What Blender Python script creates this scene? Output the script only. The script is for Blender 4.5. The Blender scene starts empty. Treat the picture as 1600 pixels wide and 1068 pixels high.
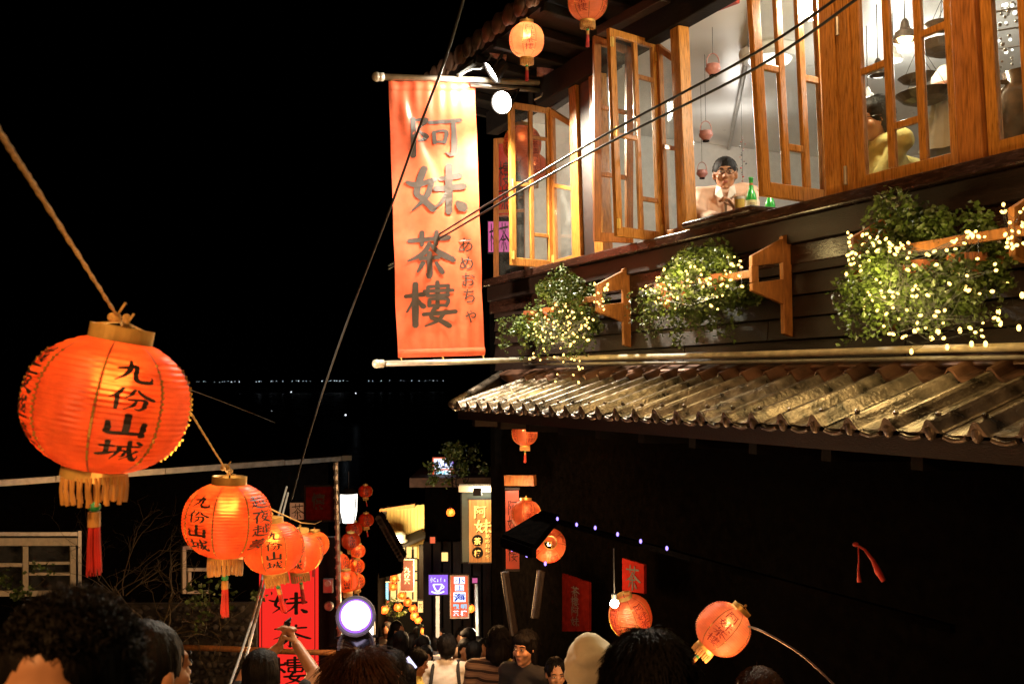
import bpy, bmesh, math, random
from math import sin, cos, pi, sqrt, radians, atan2
from mathutils import Vector, Matrix, noise
random.seed(7)
V = Vector
S = bpy.context.scene
C = S.collection

# ------------------------------------------------------------------ camera, world, exposure
FPX = 1500.0
PITCH, ROLL = math.atan(61 / FPX), radians(-0.5)
RC = Matrix.Rotation(pi / 2 + PITCH, 3, 'X') @ Matrix.Rotation(ROLL, 3, 'Z')
cd = bpy.data.cameras.new('camera'); cam = bpy.data.objects.new('camera', cd); C.objects.link(cam)
cam.matrix_world = RC.to_4x4()
cd.sensor_width = 36; cd.lens = 36 * FPX / 1600; cd.clip_end = 20000; cd.clip_start = 0.05
cd.dof.use_dof = True; cd.dof.focus_distance = 6.5; cd.dof.aperture_fstop = 6.3
S.camera = cam
w = bpy.data.worlds.new('World'); S.world = w; w.use_nodes = True
nt = w.node_tree
bg = nt.nodes['Background']
sky = nt.nodes.new('ShaderNodeTexSky'); sky.sky_type = 'NISHITA'; sky.sun_disc = False
sky.sun_elevation = radians(-9); sky.sun_rotation = radians(200)
nt.links.new(sky.outputs[0], bg.inputs[0]); bg.inputs[1].default_value = 0.05
S.view_settings.view_transform = 'Standard'; S.view_settings.look = 'None'
S.view_settings.exposure = 0.0; S.view_settings.gamma = 1.0
S.view_settings.use_curve_mapping = False
S.cycles.use_denoising = True
S.cycles.sample_clamp_indirect = 3.0
S.cycles.max_bounces = 8; S.cycles.transparent_max_bounces = 24
S.cycles.caustics_reflective = False; S.cycles.caustics_refractive = False


def lamp(name, loc, watts, col, rad=0.05, parent=None, kind='POINT', target=None, spot=60, blend=.5):
    l = bpy.data.lights.new(name, kind); l.energy = watts; l.color = col; l.shadow_soft_size = rad
    o = bpy.data.objects.new(name, l); C.objects.link(o); o.location = loc
    if kind == 'SPOT':
        l.spot_size = radians(spot); l.spot_blend = blend
        o.rotation_euler = (V(target) - V(loc)).to_track_quat('-Z', 'Y').to_euler()
    if parent: o.parent = parent
    return o


# ------------------------------------------------------------------ surveying: pixel of the photo -> point in the place
def ray(px, py):
    return RC @ V(((px - 800) / FPX, -(py - 534) / FPX, -1))
def at(px, py, Y):
    r = ray(px, py); return r * (Y / r.y)
def at_z(px, py, z):
    r = ray(px, py); return r * (z / r.z)
K = 1.19
AF = radians(25.5)
D = V((-sin(AF), cos(AF), 0)); N = V((-cos(AF), -sin(AF), 0)); UP = V((0, 0, 1))
P0 = V((1.14 * K, 5.2 * K, 0))
def on_fac(px, py, off=0.0):
    r = ray(px, py); return r * ((P0.dot(N) + off) / r.dot(N))
def fac(s, off, z):
    return P0 + D * s + N * off + UP * z
def s_of(px, py, off=0.0):
    return (on_fac(px, py, off) - P0).dot(D)
def ground_z(y):
    return -1.65 - (0.285 * y if y < 10 else 2.85 + 0.22 * (y - 10))


# ------------------------------------------------------------------ materials
def pm(name, col, rough=.6, metal=0., var=.3, scale=18., stretch=(1, 1, 1), bump=.0, bscale=None, coat=0., spec=.5, sheen=0.):
    m = bpy.data.materials.new(name); m.use_nodes = True
    n = m.node_tree.nodes; L = m.node_tree.links
    b = n['Principled BSDF']
    b.inputs['Roughness'].default_value = rough; b.inputs['Metallic'].default_value = metal
    b.inputs['Specular IOR Level'].default_value = spec
    b.inputs['Coat Weight'].default_value = coat
    b.inputs['Sheen Weight'].default_value = sheen
    tc = n.new('ShaderNodeTexCoord'); mp = n.new('ShaderNodeMapping'); mp.inputs['Scale'].default_value = stretch
    L.new(tc.outputs['Object'], mp.inputs[0])
    nz = n.new('ShaderNodeTexNoise'); nz.inputs['Scale'].default_value = scale; nz.inputs['Detail'].default_value = 6
    L.new(mp.outputs[0], nz.inputs['Vector'])
    r = n.new('ShaderNodeValToRGB')
    r.color_ramp.elements[0].position = .3; r.color_ramp.elements[1].position = .72
    r.color_ramp.elements[0].color = (*[c * (1 - var) for c in col], 1)
    r.color_ramp.elements[1].color = (*[min(1, c * (1 + var)) for c in col], 1)
    L.new(nz.outputs[0], r.inputs[0]); L.new(r.outputs[0], b.inputs['Base Color'])
    mr = n.new('ShaderNodeMapRange'); mr.inputs[3].default_value = max(0.02, rough - .12); mr.inputs[4].default_value = min(1, rough + .12)
    L.new(nz.outputs[0], mr.inputs[0]); L.new(mr.outputs[0], b.inputs['Roughness'])
    if bump:
        n2 = n.new('ShaderNodeTexNoise'); n2.inputs['Scale'].default_value = bscale or scale * 3; n2.inputs['Detail'].default_value = 4
        L.new(mp.outputs[0], n2.inputs['Vector'])
        bp = n.new('ShaderNodeBump'); bp.inputs['Strength'].default_value = bump; bp.inputs['Distance'].default_value = .01
        L.new(n2.outputs[0], bp.inputs['Height']); L.new(bp.outputs[0], b.inputs['Normal'])
    return m
def em(name, col, k):
    m = bpy.data.materials.new(name); m.use_nodes = True
    n = m.node_tree.nodes; n.remove(n['Principled BSDF'])
    e = n.new('ShaderNodeEmission'); e.inputs[0].default_value = (*col, 1); e.inputs[1].default_value = k
    m.node_tree.links.new(e.outputs[0], n['Material Output'].inputs[0]); return m
def paper(name, col, tr=.75, rough_var=.12, scale=9., fwd=.0):
    m = bpy.data.materials.new(name); m.use_nodes = True
    n = m.node_tree.nodes; L = m.node_tree.links; n.remove(n['Principled BSDF'])
    tc = n.new('ShaderNodeTexCoord'); nz = n.new('ShaderNodeTexNoise'); nz.inputs['Scale'].default_value = scale; nz.inputs['Detail'].default_value = 5
    L.new(tc.outputs['Object'], nz.inputs['Vector'])
    r = n.new('ShaderNodeValToRGB'); r.color_ramp.elements[0].position = .3; r.color_ramp.elements[1].position = .7
    r.color_ramp.elements[0].color = (*[c * (1 - rough_var * 1.6) for c in col], 1); r.color_ramp.elements[1].color = (*[min(1, c * (1 + rough_var)) for c in col], 1)
    L.new(nz.outputs[0], r.inputs[0])
    a = n.new('ShaderNodeBsdfDiffuse'); t = n.new('ShaderNodeBsdfTranslucent'); mx = n.new('ShaderNodeMixShader'); mx.inputs[0].default_value = tr
    L.new(r.outputs[0], a.inputs[0]); L.new(r.outputs[0], t.inputs[0]); L.new(a.outputs[0], mx.inputs[1]); L.new(t.outputs[0], mx.inputs[2])
    g = n.new('ShaderNodeBsdfGlossy'); g.inputs['Roughness'].default_value = .35; m2 = n.new('ShaderNodeMixShader'); m2.inputs[0].default_value = .03
    rf = n.new('ShaderNodeBsdfRefraction'); rf.inputs['IOR'].default_value = 1.28; rf.inputs['Roughness'].default_value = .62; L.new(r.outputs[0], rf.inputs[0]); m3 = n.new('ShaderNodeMixShader'); m3.inputs[0].default_value = fwd; L.new(mx.outputs[0], m3.inputs[1]); L.new(rf.outputs[0], m3.inputs[2])
    L.new(m3.outputs[0], m2.inputs[1]); L.new(g.outputs[0], m2.inputs[2]); L.new(m2.outputs[0], n['Material Output'].inputs[0])
    return m
def glass(name, tint=(.93, .95, .94), k=1.0, dirt=.03):
    m = bpy.data.materials.new(name); m.use_nodes = True
    n = m.node_tree.nodes; L = m.node_tree.links; n.remove(n['Principled BSDF'])
    t = n.new('ShaderNodeBsdfTransparent'); t.inputs[0].default_value = (*tint, 1)
    g = n.new('ShaderNodeBsdfGlossy'); g.inputs['Roughness'].default_value = .03
    fr = n.new('ShaderNodeLayerWeight'); pw = n.new('ShaderNodeMath'); pw.operation = 'POWER'; pw.inputs[1].default_value = 4
    L.new(fr.outputs['Facing'], pw.inputs[0])
    mu = n.new('ShaderNodeMath'); mu.operation = 'MULTIPLY_ADD'; mu.inputs[1].default_value = .55 * k; mu.inputs[2].default_value = .025 * k
    L.new(pw.outputs[0], mu.inputs[0])
    mx = n.new('ShaderNodeMixShader'); L.new(mu.outputs[0], mx.inputs[0]); L.new(t.outputs[0], mx.inputs[1]); L.new(g.outputs[0], mx.inputs[2])
    d = n.new('ShaderNodeBsdfDiffuse'); d.inputs[0].default_value = (.5, .5, .48, 1)
    tc = n.new('ShaderNodeTexCoord'); nz = n.new('ShaderNodeTexNoise'); nz.inputs['Scale'].default_value = 7; nz.inputs['Detail'].default_value = 6
    L.new(tc.outputs['Object'], nz.inputs['Vector'])
    mr = n.new('ShaderNodeMapRange'); mr.inputs[1].default_value = .4; mr.inputs[2].default_value = .75; mr.inputs[3].default_value = dirt * .3; mr.inputs[4].default_value = dirt * 3
    L.new(nz.outputs[0], mr.inputs[0])
    m2 = n.new('ShaderNodeMixShader'); L.new(mr.outputs[0], m2.inputs[0]); L.new(mx.outputs[0], m2.inputs[1]); L.new(d.outputs[0], m2.inputs[2])
    L.new(m2.outputs[0], n['Material Output'].inputs[0]); return m

M = dict(
    frame=pm('varnished_frame_wood', (.43, .180, .034), .30, var=.42, scale=34, stretch=(4, 4, .35), bump=.2, bscale=90, coat=.35),
    frame2=pm('redder_frame_wood', (.36, .130, .028), .38, var=.42, scale=30, stretch=(4, 4, .35), bump=.25, bscale=60, coat=.2),
    bracket=pm('bracket_wood', (.36, .14, .035), .55, var=.35, scale=16, stretch=(3, 3, .8), bump=.3),
    dark=pm('dark_stained_wood', (.014, .0055, .003), .5, var=.5, scale=8, stretch=(3, 3, 12), bump=.35),
    plank=pm('siding_wood', (.017, .0065, .003), .55, var=.5, scale=9, stretch=(2, 2, 14), bump=.4),
    black=pm('black_stained_wood', (.007, .005, .0045), .75, var=.4, bump=.3, spec=.2),
    redbeam=pm('red_painted_beam', (.30, .03, .015), .5, var=.35, bump=.2),
    sill=pm('polished_sill', (.028, .012, .008), .24, var=.5, scale=7, stretch=(2, 2, 10), bump=.15),
    roof=pm('weathered_roof_sheet', (.150, .120, .092), .31, metal=.60, var=.9, scale=11, bump=.6, bscale=52),
    flash=pm('copper_flashing', (.13, .062, .038), .40, metal=.5, var=.8, scale=7, bump=.2),
    tileblk=pm('old_roof_tile', (.09, .05, .032), .6, var=.45, bump=.4),
    brass=pm('brass', (.78, .52, .15), .34, metal=.45, var=.2),
    steel=pm('grey_steel', (.42, .41, .39), .35, metal=.8, var=.2),
    pole=pm('painted_pole', (.55, .50, .42), .35, metal=.3, var=.2),
    pipe=pm('cream_pipe', (.62, .52, .36), .45, var=.25),
    cable=pm('black_cable', (.012, .012, .012), .5, var=.2),
    cable2=pm('grey_cable', (.22, .20, .17), .4, var=.2),
    rope=pm('hemp_rope', (.80, .47, .14), .8, var=.35, scale=120, bump=.6),
    ink=pm('ink', (.012, .007, .006), .55, var=.2),
    inkred=pm('red_ink', (.30, .015, .01), .6, var=.2),
    seam=pm('lantern_seam', (.33, .035, .012), .6, var=.2),
    glit=pm('gold_glitter', (.9, .66, .15), .25, metal=.7, var=.2),
    gold=pm('gold_fringe', (.50, .25, .05), .5, var=.35, sheen=.3),
    redsilk=pm('red_silk', (.55, .02, .012), .5, var=.3, sheen=.3),
    jade=pm('green_bead', (.03, .32, .10), .3, var=.2),
    white=pm('white_paint', (.74, .73, .70), .5, var=.06),
    ceil=pm('white_ceiling', (.70, .70, .69), .32, var=.05, scale=3),
    floorm=pm('room_floor', (.20, .12, .06), .4, var=.3),
    leaf=pm('ivy_leaf', (.075, .118, .022), .42, var=.55, scale=9),
    leafd=pm('dry_vine', (.085, .060, .025), .6, var=.5),
    terra=pm('terracotta', (.42, .13, .05), .6, var=.25),
    stone=pm('dark_stone', (.045, .036, .028), .8, var=.45, bump=.6),
    steps=pm('stone_steps', (.14, .13, .115), .75, var=.4, scale=6, bump=.5),
    wallblk=pm('black_wall', (.0022, .0019, .0017), .95, var=.4, bump=.4, spec=.0),  # near-black base colour carries the shade of the unlit walls
    wallgrn=pm('dark_green_board', (.030, .050, .038), .5, var=.25),
    cream=pm('cream_window_paint', (.62, .52, .36), .5, var=.15),
    skin=pm('skin', (.40, .19, .10), .48, var=.10, scale=30, spec=.35),
    skin2=pm('warm_skin', (.50, .25, .135), .46, var=.09, scale=30, spec=.35),
    hair=pm('black_hair', (.0055, .0040, .0034), .6, spec=.14, var=.5, scale=60, stretch=(1, 1, .12), bump=.5, bscale=140),
    hairb=pm('brown_hair', (.050, .018, .007), .55, spec=.2, var=.5, scale=60, stretch=(1, 1, .12), bump=.5, bscale=140),
    lips=pm('lips', (.36, .11, .08), .4, var=.1),
    eyew=pm('eye_white', (.68, .62, .56), .2, var=.03),
    iris=pm('dark_iris', (.012, .008, .006), .12, var=.1),
    spec=pm('spectacle_frame', (.03, .013, .010), .25, var=.2),
    pinkshirt=pm('peach_shirt', (.70, .47, .36), .75, var=.08, bump=.3, bscale=25),
    khaki=pm('yellow_green_knit', (.58, .50, .17), .85, var=.12, bump=.3, bscale=80),
    blackcloth=pm('black_cloth', (.016, .015, .016), .8, var=.3, bump=.3),
    greycloth=pm('grey_cloth', (.09, .09, .10), .8, var=.2, bump=.3),
    browncloth=pm('brown_cloth', (.13, .075, .04), .8, var=.2, bump=.3),
    whitecloth=pm('white_cotton', (.66, .60, .54), .8, var=.06, bump=.3, bscale=25),
    bluecloth=pm('pale_blue_cotton', (.42, .47, .50), .8, var=.08, bump=.3),
    jeans=pm('blue_jeans', (.035, .045, .08), .8, var=.25),
    lilac=pm('lilac_cloth', (.48, .38, .46), .8, var=.1),
    yellowcloth=pm('yellow_cloth', (.58, .52, .16), .8, var=.1),
    hood=pm('cream_hood', (.78, .70, .54), .85, var=.08, bump=.35, bscale=18),
    phone=pm('phone_body', (.012, .012, .015), .15, var=.1),
    bowl=pm('dark_wooden_bowl', (.035, .020, .012), .35, var=.4),
    pinkpot=pm('pink_glazed_pot', (.46, .20, .17), .3, var=.25),
    bottleglass=pm('green_glass', (.03, .38, .06), .08, var=.1, coat=.6),
    label=pm('paper_label', (.70, .62, .36), .5, var=.08),
    glazejar=pm('brown_glazed_jar', (.16, .075, .025), .2, var=.5, coat=.6),
    goldleaf=pm('gold_letter', (.80, .62, .25), .35, metal=.35, var=.1),
    plaque=pm('plaque_wood', (.50, .235, .055), .45, var=.4, scale=10, stretch=(6, 6, .5)),
    yellowwood=pm('yellow_boarding', (.58, .40, .12), .6, var=.25, scale=6, stretch=(6, 6, .4)),
    signdark=pm('dark_red_sign', (.13, .018, .012), .5, var=.25),
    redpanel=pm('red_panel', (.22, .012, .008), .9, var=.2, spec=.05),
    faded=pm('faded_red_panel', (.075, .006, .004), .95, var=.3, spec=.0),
    glass=glass('window_glass'),
    glassc=glass('clear_glass', (.97, .97, .97), 1.6, .02),
    beer=pm('beer', (.85, .58, .10), .15, var=.05),
    foam=pm('beer_foam', (.80, .76, .66), .7, var=.05),
    sea=pm('night_sea', (.004, .006, .010), .25, var=.3, scale=.01),
    hill=pm('night_hill', (.006, .008, .007), .9, var=.3, scale=.01),
    paper=paper('lantern_paper', (.95, .108, .019), fwd=.17, rough_var=.2, scale=14.),
    paperp=paper('pale_lantern_paper', (.95, .26, .115), fwd=.16),
    banner=paper('banner_cloth', (.84, .165, .075), .28, .10, 14.),
    bannerhot=paper('scarlet_banner', (.85, .030, .022), .35, .08, 14.),
    bannerpale=paper('pale_banner', (.82, .20, .13), .35, .08),
    bulb=em('warm_bulb', (1, .62, .25), 14), fairy=em('fairy_bulb', (1, .60, .14), 6), flood=em('flood_glass', (1, .93, .80), 60),
    violet=em('violet_lens', (.86, .70, 1.0), 2.6), violetrim=em('violet_rim', (.35, .12, .95), 1.6), lampw=em('white_lamp', (1, .95, .86), 3.2), warmbox=em('lit_yellow', (1, .62, .20), 1.6),
    cyanbox=em('cyan_sign_face', (.35, .85, 1), 1.7), violetbox=em('violet_sign_face', (.32, .14, .85), 1.2), signred=em('lit_red_sign', (1, .16, .06), 1.0),
    signwht=em('lit_white_letter', (.85, .92, 1), 1.6), signblu=em('lit_blue_letter', (.03, .05, .55), 1.0), signcya=em('lit_cyan_letter', (.25, .75, 1.), 1.3),
    purplelt=em('purple_fairy', (.32, .22, 1), 3), coastlt=em('coast_light', (.8, .9, 1), 2.2), pinkbox=em('pink_sign', (.85, .16, .40), .8), screen=em('phone_screen', (.75, .7, 1), 1.6),
)


# ------------------------------------------------------------------ mesh builder
class MB:
    def __init__(s): s.v = []; s.f = []
    def add(s, vs, fs):
        b = len(s.v); s.v += [V(x) for x in vs]; s.f += [tuple(b + i for i in f) for f in fs]; return s
    def hexa(s, p):
        return s.add(p, [(0, 3, 2, 1), (4, 5, 6, 7), (0, 1, 5, 4), (1, 2, 6, 5), (2, 3, 7, 6), (3, 0, 4, 7)])
    def box(s, c, h, ax=None):
        ax = ax or (V((1, 0, 0)), V((0, 1, 0)), UP); c = V(c)
        q = lambda a, b, d: c + ax[0] * a * h[0] + ax[1] * b * h[1] + ax[2] * d * h[2]
        return s.hexa([q(-1, -1, -1), q(1, -1, -1), q(1, 1, -1), q(-1, 1, -1), q(-1, -1, 1), q(1, -1, 1), q(1, 1, 1), q(-1, 1, 1)])
    def bar(s, p, q, w, t, side=None):
        p, q = V(p), V(q); a = (q - p).normalized()
        side = V(side) if side is not None else (UP if abs(a.z) < .9 else V((1, 0, 0)))
        b = (side - a * side.dot(a)).normalized(); c = a.cross(b)
        return s.box((p + q) / 2, ((q - p).length / 2, w / 2, t / 2), (a, b, c))
    def tube(s, pts, r, n=6, cap=True):
        pts = [V(p) for p in pts]; rs = r if isinstance(r, (list, tuple)) else [r] * len(pts)
        vs = []; fs = []; prev = None
        for i, p in enumerate(pts):
            a = (pts[min(i + 1, len(pts) - 1)] - pts[max(i - 1, 0)])
            a = a.normalized() if a.length > 1e-9 else UP
            u = prev - a * prev.dot(a) if prev is not None else None
            if u is None or u.length < 1e-4: u = a.cross(UP if abs(a.z) < .9 else V((1, 0, 0)))
            u.normalize(); prev = u; q = a.cross(u)
            vs += [p + (u * cos(2 * pi * k / n) + q * sin(2 * pi * k / n)) * rs[i] for k in range(n)]
        for i in range(len(pts) - 1):
            for k in range(n):
                k2 = (k + 1) % n; fs.append((i * n + k, i * n + k2, (i + 1) * n + k2, (i + 1) * n + k))
        if cap: fs.append(tuple(range(n - 1, -1, -1))); fs.append(tuple((len(pts) - 1) * n + k for k in range(n)))
        return s.add(vs, fs)
    def lathe(s, prof, n=24, c=(0, 0, 0), mat=None):
        c = V(c); vs = []; fs = []; m = len(prof)
        for k in range(n):
            a = 2 * pi * k / n
            for r, z in prof:
                p = V((r * cos(a), r * sin(a), z)); vs.append(c + (mat @ p if mat else p))
        for k in range(n):
            k2 = (k + 1) % n
            for i in range(m - 1): fs.append((k * m + i, k2 * m + i, k2 * m + i + 1, k * m + i + 1))
        return s.add(vs, fs)
    def ell(s, c, r, n=12, m=8, rot=None):
        c = V(c); r = (r, r, r) if isinstance(r, (int, float)) else r; vs = []; fs = []
        T = lambda p: c + (rot @ p if rot else p)
        vs.append(T(V((0, 0, -r[2]))))
        for j in range(1, m):
            t = -pi / 2 + pi * j / m
            for k in range(n):
                a = 2 * pi * k / n; vs.append(T(V((r[0] * cos(t) * cos(a), r[1] * cos(t) * sin(a), r[2] * sin(t)))))
        vs.append(T(V((0, 0, r[2])))); top = len(vs) - 1
        for k in range(n):
            k2 = (k + 1) % n; fs.append((0, 1 + k2, 1 + k)); fs.append((top, 1 + (m - 2) * n + k, 1 + (m - 2) * n + k2))
            for j in range(m - 2): fs.append((1 + j * n + k, 1 + j * n + k2, 1 + (j + 1) * n + k2, 1 + (j + 1) * n + k))
        return s.add(vs, fs)
    def cap(s, p, q, r1, r2, n=12):
        p, q = V(p), V(q); a = q - p; L = max(a.length, 1e-5)
        rot = UP.rotation_difference(a / L).to_matrix(); prof = []
        for i in range(6):
            t = -pi / 2 + pi / 2 * i / 5; prof.append((max(1e-4, r1 * cos(t)), r1 * sin(t)))
        for i in range(6):
            t = pi / 2 * i / 5; prof.append((max(1e-4, r2 * cos(t)), L + r2 * sin(t)))
        b = len(s.v); s.lathe(prof, n, p, rot); m = len(prof)
        s.f.append(tuple(b + k * m for k in range(n - 1, -1, -1))); s.f.append(tuple(b + k * m + m - 1 for k in range(n)))
        return s
    def quadgrid(s, fn, nu, nv):
        vs = [fn(i / nu, j / nv) for j in range(nv + 1) for i in range(nu + 1)]
        fs = [(j * (nu + 1) + i, j * (nu + 1) + i + 1, (j + 1) * (nu + 1) + i + 1, (j + 1) * (nu + 1) + i) for j in range(nv) for i in range(nu)]
        return s.add(vs, fs)
    def prism(s, poly, ex):
        ex = V(ex); n = len(poly); vs = [V(p) for p in poly] + [V(p) + ex for p in poly]
        fs = [tuple(range(n)), tuple(range(2 * n - 1, n - 1, -1))] + [(i, i + n, (i + 1) % n + n, (i + 1) % n) for i in range(n)]
        return s.add(vs, fs)
    def mesh(s, name, org=(0, 0, 0), smooth=False):
        me = bpy.data.meshes.new(name); o = V(org)
        me.from_pydata([tuple(v - o) for v in s.v], [], s.f)
        if smooth: me.polygons.foreach_set('use_smooth', [True] * len(me.polygons))
        return me
    def build(s, name, mat, parent=None, smooth=False, bevel=0, stuff=False, fixn=True):
        me = s.mesh(name, org_of(parent), smooth)
        if fixn and len(s.f) < 60000:
            bm = bmesh.new(); bm.from_mesh(me); bmesh.ops.recalc_face_normals(bm, faces=bm.faces); bm.to_mesh(me); bm.free()
        me.materials.append(M[mat] if isinstance(mat, str) else mat)
        o = bpy.data.objects.new(name, me); C.objects.link(o)
        if parent: o.parent = parent
        else: pass
        if bevel:
            b = o.modifiers.new('bevel', 'BEVEL'); b.width = bevel; b.segments = 2; b.limit_method = 'ANGLE'
        if stuff: o['kind'] = 'stuff'
        return o
ORG = {}
def org_of(p):
    o = V((0, 0, 0))
    while p is not None: o = o + p.location; p = p.parent
    return o
def tag(o, label, cat, group=None, kind=None):
    o['label'] = label; o['category'] = cat
    if group: o['group'] = group
    if kind: o['kind'] = kind
    return o
def thing(name, label, cat, loc=(0, 0, 0), group=None):
    o = bpy.data.objects.new(name, None); o.empty_display_size = .1; C.objects.link(o); o.location = loc
    return tag(o, label, cat, group)
def setting(o):
    o['kind'] = 'structure'; return o
def share(src, name, parent, loc, rot=None, scale=None):
    o = bpy.data.objects.new(name, src); C.objects.link(o); o.parent = parent; o.location = loc
    if rot is not None: o.rotation_euler = rot
    if scale is not None: o.scale = (scale,) * 3 if isinstance(scale, (int, float)) else scale
    return o
def copy_tree(o, parent=None):
    c = o.copy(); C.objects.link(c)
    if parent: c.parent = parent
    for ch in list(o.children): copy_tree(ch, c)
    return c
def qbox(mb, P, n, u0, u1, v0, v1, t0, t1):
    a = [P(u0, v0), P(u1, v0), P(u1, v1), P(u0, v1)]
    return mb.hexa([p + n * t0 for p in a] + [p + n * t1 for p in a])
def remesh(mb, vox, smooth=3):
    me = mb.mesh('tmp'); o = bpy.data.objects.new('tmp', me); C.objects.link(o)
    r = o.modifiers.new('r', 'REMESH'); r.mode = 'VOXEL'; r.voxel_size = vox
    if smooth:
        q = o.modifiers.new('s', 'SMOOTH'); q.iterations = smooth; q.factor = .5
    dg = bpy.context.evaluated_depsgraph_get(); dg.update()
    m2 = bpy.data.meshes.new_from_object(o.evaluated_get(dg), depsgraph=dg)
    bpy.data.objects.remove(o); bpy.data.meshes.remove(me)
    m2.polygons.foreach_set('use_smooth', [True] * len(m2.polygons))
    m2.materials.clear()
    return m2
def part_mesh(name, me, mat, parent):
    me.name = name; me.materials.append(M[mat] if isinstance(mat, str) else mat)
    o = bpy.data.objects.new(name, me); C.objects.link(o); o.parent = parent; return o


# ------------------------------------------------------------------ lettering: brush strokes (x, y, width) and set type
BR = {
 '九': [[(.45,.95,.06),(.43,.7,.10),(.33,.4,.08),(.08,.08,.02)], [(.12,.60,.06),(.4,.68,.09),(.58,.75,.10),(.56,.5,.09),(.55,.25,.09),(.65,.12,.11),(.82,.12,.10),(.93,.16,.08),(.94,.34,.02)]],
 '份': [[(.3,.95,.07),(.2,.7,.07),(.03,.48,.02)], [(.2,.66,.08),(.2,.03,.06)], [(.55,.92,.06),(.48,.7,.06),(.36,.52,.02)], [(.62,.92,.04),(.75,.7,.08),(.98,.54,.10)], [(.44,.46,.05),(.65,.5,.06),(.8,.48,.08),(.78,.2,.08),(.68,.06,.06),(.58,.12,.02)], [(.6,.48,.05),(.55,.25,.06),(.36,.03,.02)]],
 '山': [[(.5,.97,.11),(.5,.15,.12)], [(.11,.6,.08),(.13,.35,.10),(.14,.12,.11),(.5,.14,.10),(.86,.16,.10)], [(.87,.64,.09),(.86,.03,.11)]],
 '城': [[(.05,.65,.08),(.35,.68,.07)], [(.2,.9,.09),(.2,.3,.08)], [(0,.22,.09),(.2,.3,.10),(.4,.42,.05)], [(.42,.68,.06),(.92,.73,.07)], [(.49,.68,.08),(.46,.4,.07),(.34,.03,.02)], [(.5,.48,.05),(.63,.49,.06),(.62,.25,.06),(.54,.19,.02)], [(.66,.97,.07),(.72,.5,.09),(.85,.15,.10),(.97,.04,.08),(.98,.28,.02)], [(.9,.5,.08),(.75,.25,.06),(.58,.03,.02)], [(.83,.95,.06),(.94,.83,.09)]],
 '阿': [[(.12,.95,.09),(.12,.02,.09)], [(.12,.9,.06),(.37,.92,.08),(.22,.68,.06),(.37,.5,.10),(.2,.38,.03)], [(.42,.85,.08),(.98,.9,.09)], [(.5,.62,.07),(.52,.35,.07)], [(.5,.62,.05),(.73,.64,.07),(.7,.36,.07)], [(.52,.38,.05),(.7,.38,.06)], [(.86,.88,.08),(.86,.1,.10),(.72,.12,.03)]],
 '妹': [[(.25,.95,.10),(.12,.45,.09),(.22,.3,.08),(.42,.06,.10)], [(.4,.7,.08),(.3,.35,.08),(.04,.04,.02)], [(-.06,.66,.05),(.12,.60,.09),(.46,.70,.07)], [(.55,.72,.07),(.92,.78,.09)], [(.46,.5,.09),(1.0,.55,.10)], [(.72,1.0,.10),(.72,.0,.10)], [(.72,.5,.06),(.6,.25,.06),(.44,.08,.02)], [(.88,.2,.08),(.98,.1,.15),(1.0,.08,.13)]],
 '茶': [[(.03,.80,.07),(.97,.87,.09)], [(.33,1.0,.09),(.33,.70,.07)], [(.67,1.0,.09),(.65,.70,.07)], [(.5,.74,.07),(.35,.5,.09),(0,.33,.03)], [(.5,.74,.04),(.7,.54,.10),(1.05,.36,.10),(1.12,.36,.03)], [(.28,.38,.07),(.72,.41,.07)], [(.5,.52,.09),(.5,-.02,.10),(.42,.03,.02)], [(.35,.28,.09),(.22,.08,.04)], [(.65,.28,.06),(.8,.06,.10)]],
 '樓': [[(0,.68,.07),(.38,.72,.08)], [(.2,.97,.10),(.2,.0,.11)], [(.2,.65,.05),(.03,.32,.03)], [(.22,.6,.05),(.37,.43,.09)], [(.66,1.0,.08),(.66,.4,.07)], [(.46,.89,.06),(.9,.91,.06)], [(.46,.89,.06),(.45,.68,.06)], [(.89,.9,.06),(.88,.68,.06)], [(.38,.785,.06),(1.0,.80,.06)], [(.46,.68,.06),(.9,.69,.06)], [(.49,.60,.06),(.48,.44,.06)], [(.48,.6,.05),(.87,.6,.06),(.85,.44,.06)], [(.48,.45,.05),(.85,.45,.05)], [(.62,.42,.07),(.52,.2,.07),(.72,.1,.08),(.92,-.03,.09)], [(.82,.3,.07),(.66,.1,.06),(.40,-.02,.03)], [(.36,.25,.07),(1.05,.30,.08)]],
 '越': [[(.08,.82,.06),(.42,.85,.06)], [(.25,.97,.07),(.25,.55,.06)], [(.02,.64,.06),(.47,.67,.06)], [(.26,.6,.06),(.26,.2,.06)], [(.26,.42,.05),(.44,.44,.06)], [(.14,.46,.06),(.11,.25,.05),(.0,.06,.02)], [(.1,.28,.05),(.3,.12,.08),(.6,.05,.09),(1.0,.05,.06)], [(.5,.75,.05),(.94,.79,.06)], [(.56,.75,.06),(.56,.35,.06),(.68,.44,.02)], [(.7,.97,.07),(.76,.5,.08),(.87,.24,.08),(.97,.42,.02)], [(.93,.6,.07),(.8,.38,.06),(.6,.18,.02)], [(.83,.96,.05),(.93,.87,.08)]],
 '夜': [[(.47,1.0,.06),(.53,.88,.09)], [(.03,.8,.07),(.97,.85,.08)], [(.31,.78,.08),(.2,.5,.07),(0,.3,.02)], [(.18,.52,.08),(.18,0,.08)], [(.6,.75,.07),(.5,.5,.07),(.35,.36,.02)], [(.56,.62,.05),(.84,.65,.08),(.7,.3,.08),(.34,-.02,.02)], [(.57,.5,.05),(.67,.42,.07)], [(.48,.36,.05),(.7,.16,.09),(1.0,0,.10)]],
 '小': [[(.5,.97,.12),(.5,.08,.12),(.36,.12,.03)], [(.24,.66,.10),(.06,.3,.05)], [(.74,.66,.08),(.95,.34,.13)]],
 '上': [[(.48,.97,.11),(.48,.1,.11)], [(.48,.58,.08),(.85,.6,.10)], [(.02,.08,.10),(.98,.1,.11)]],
}
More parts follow.
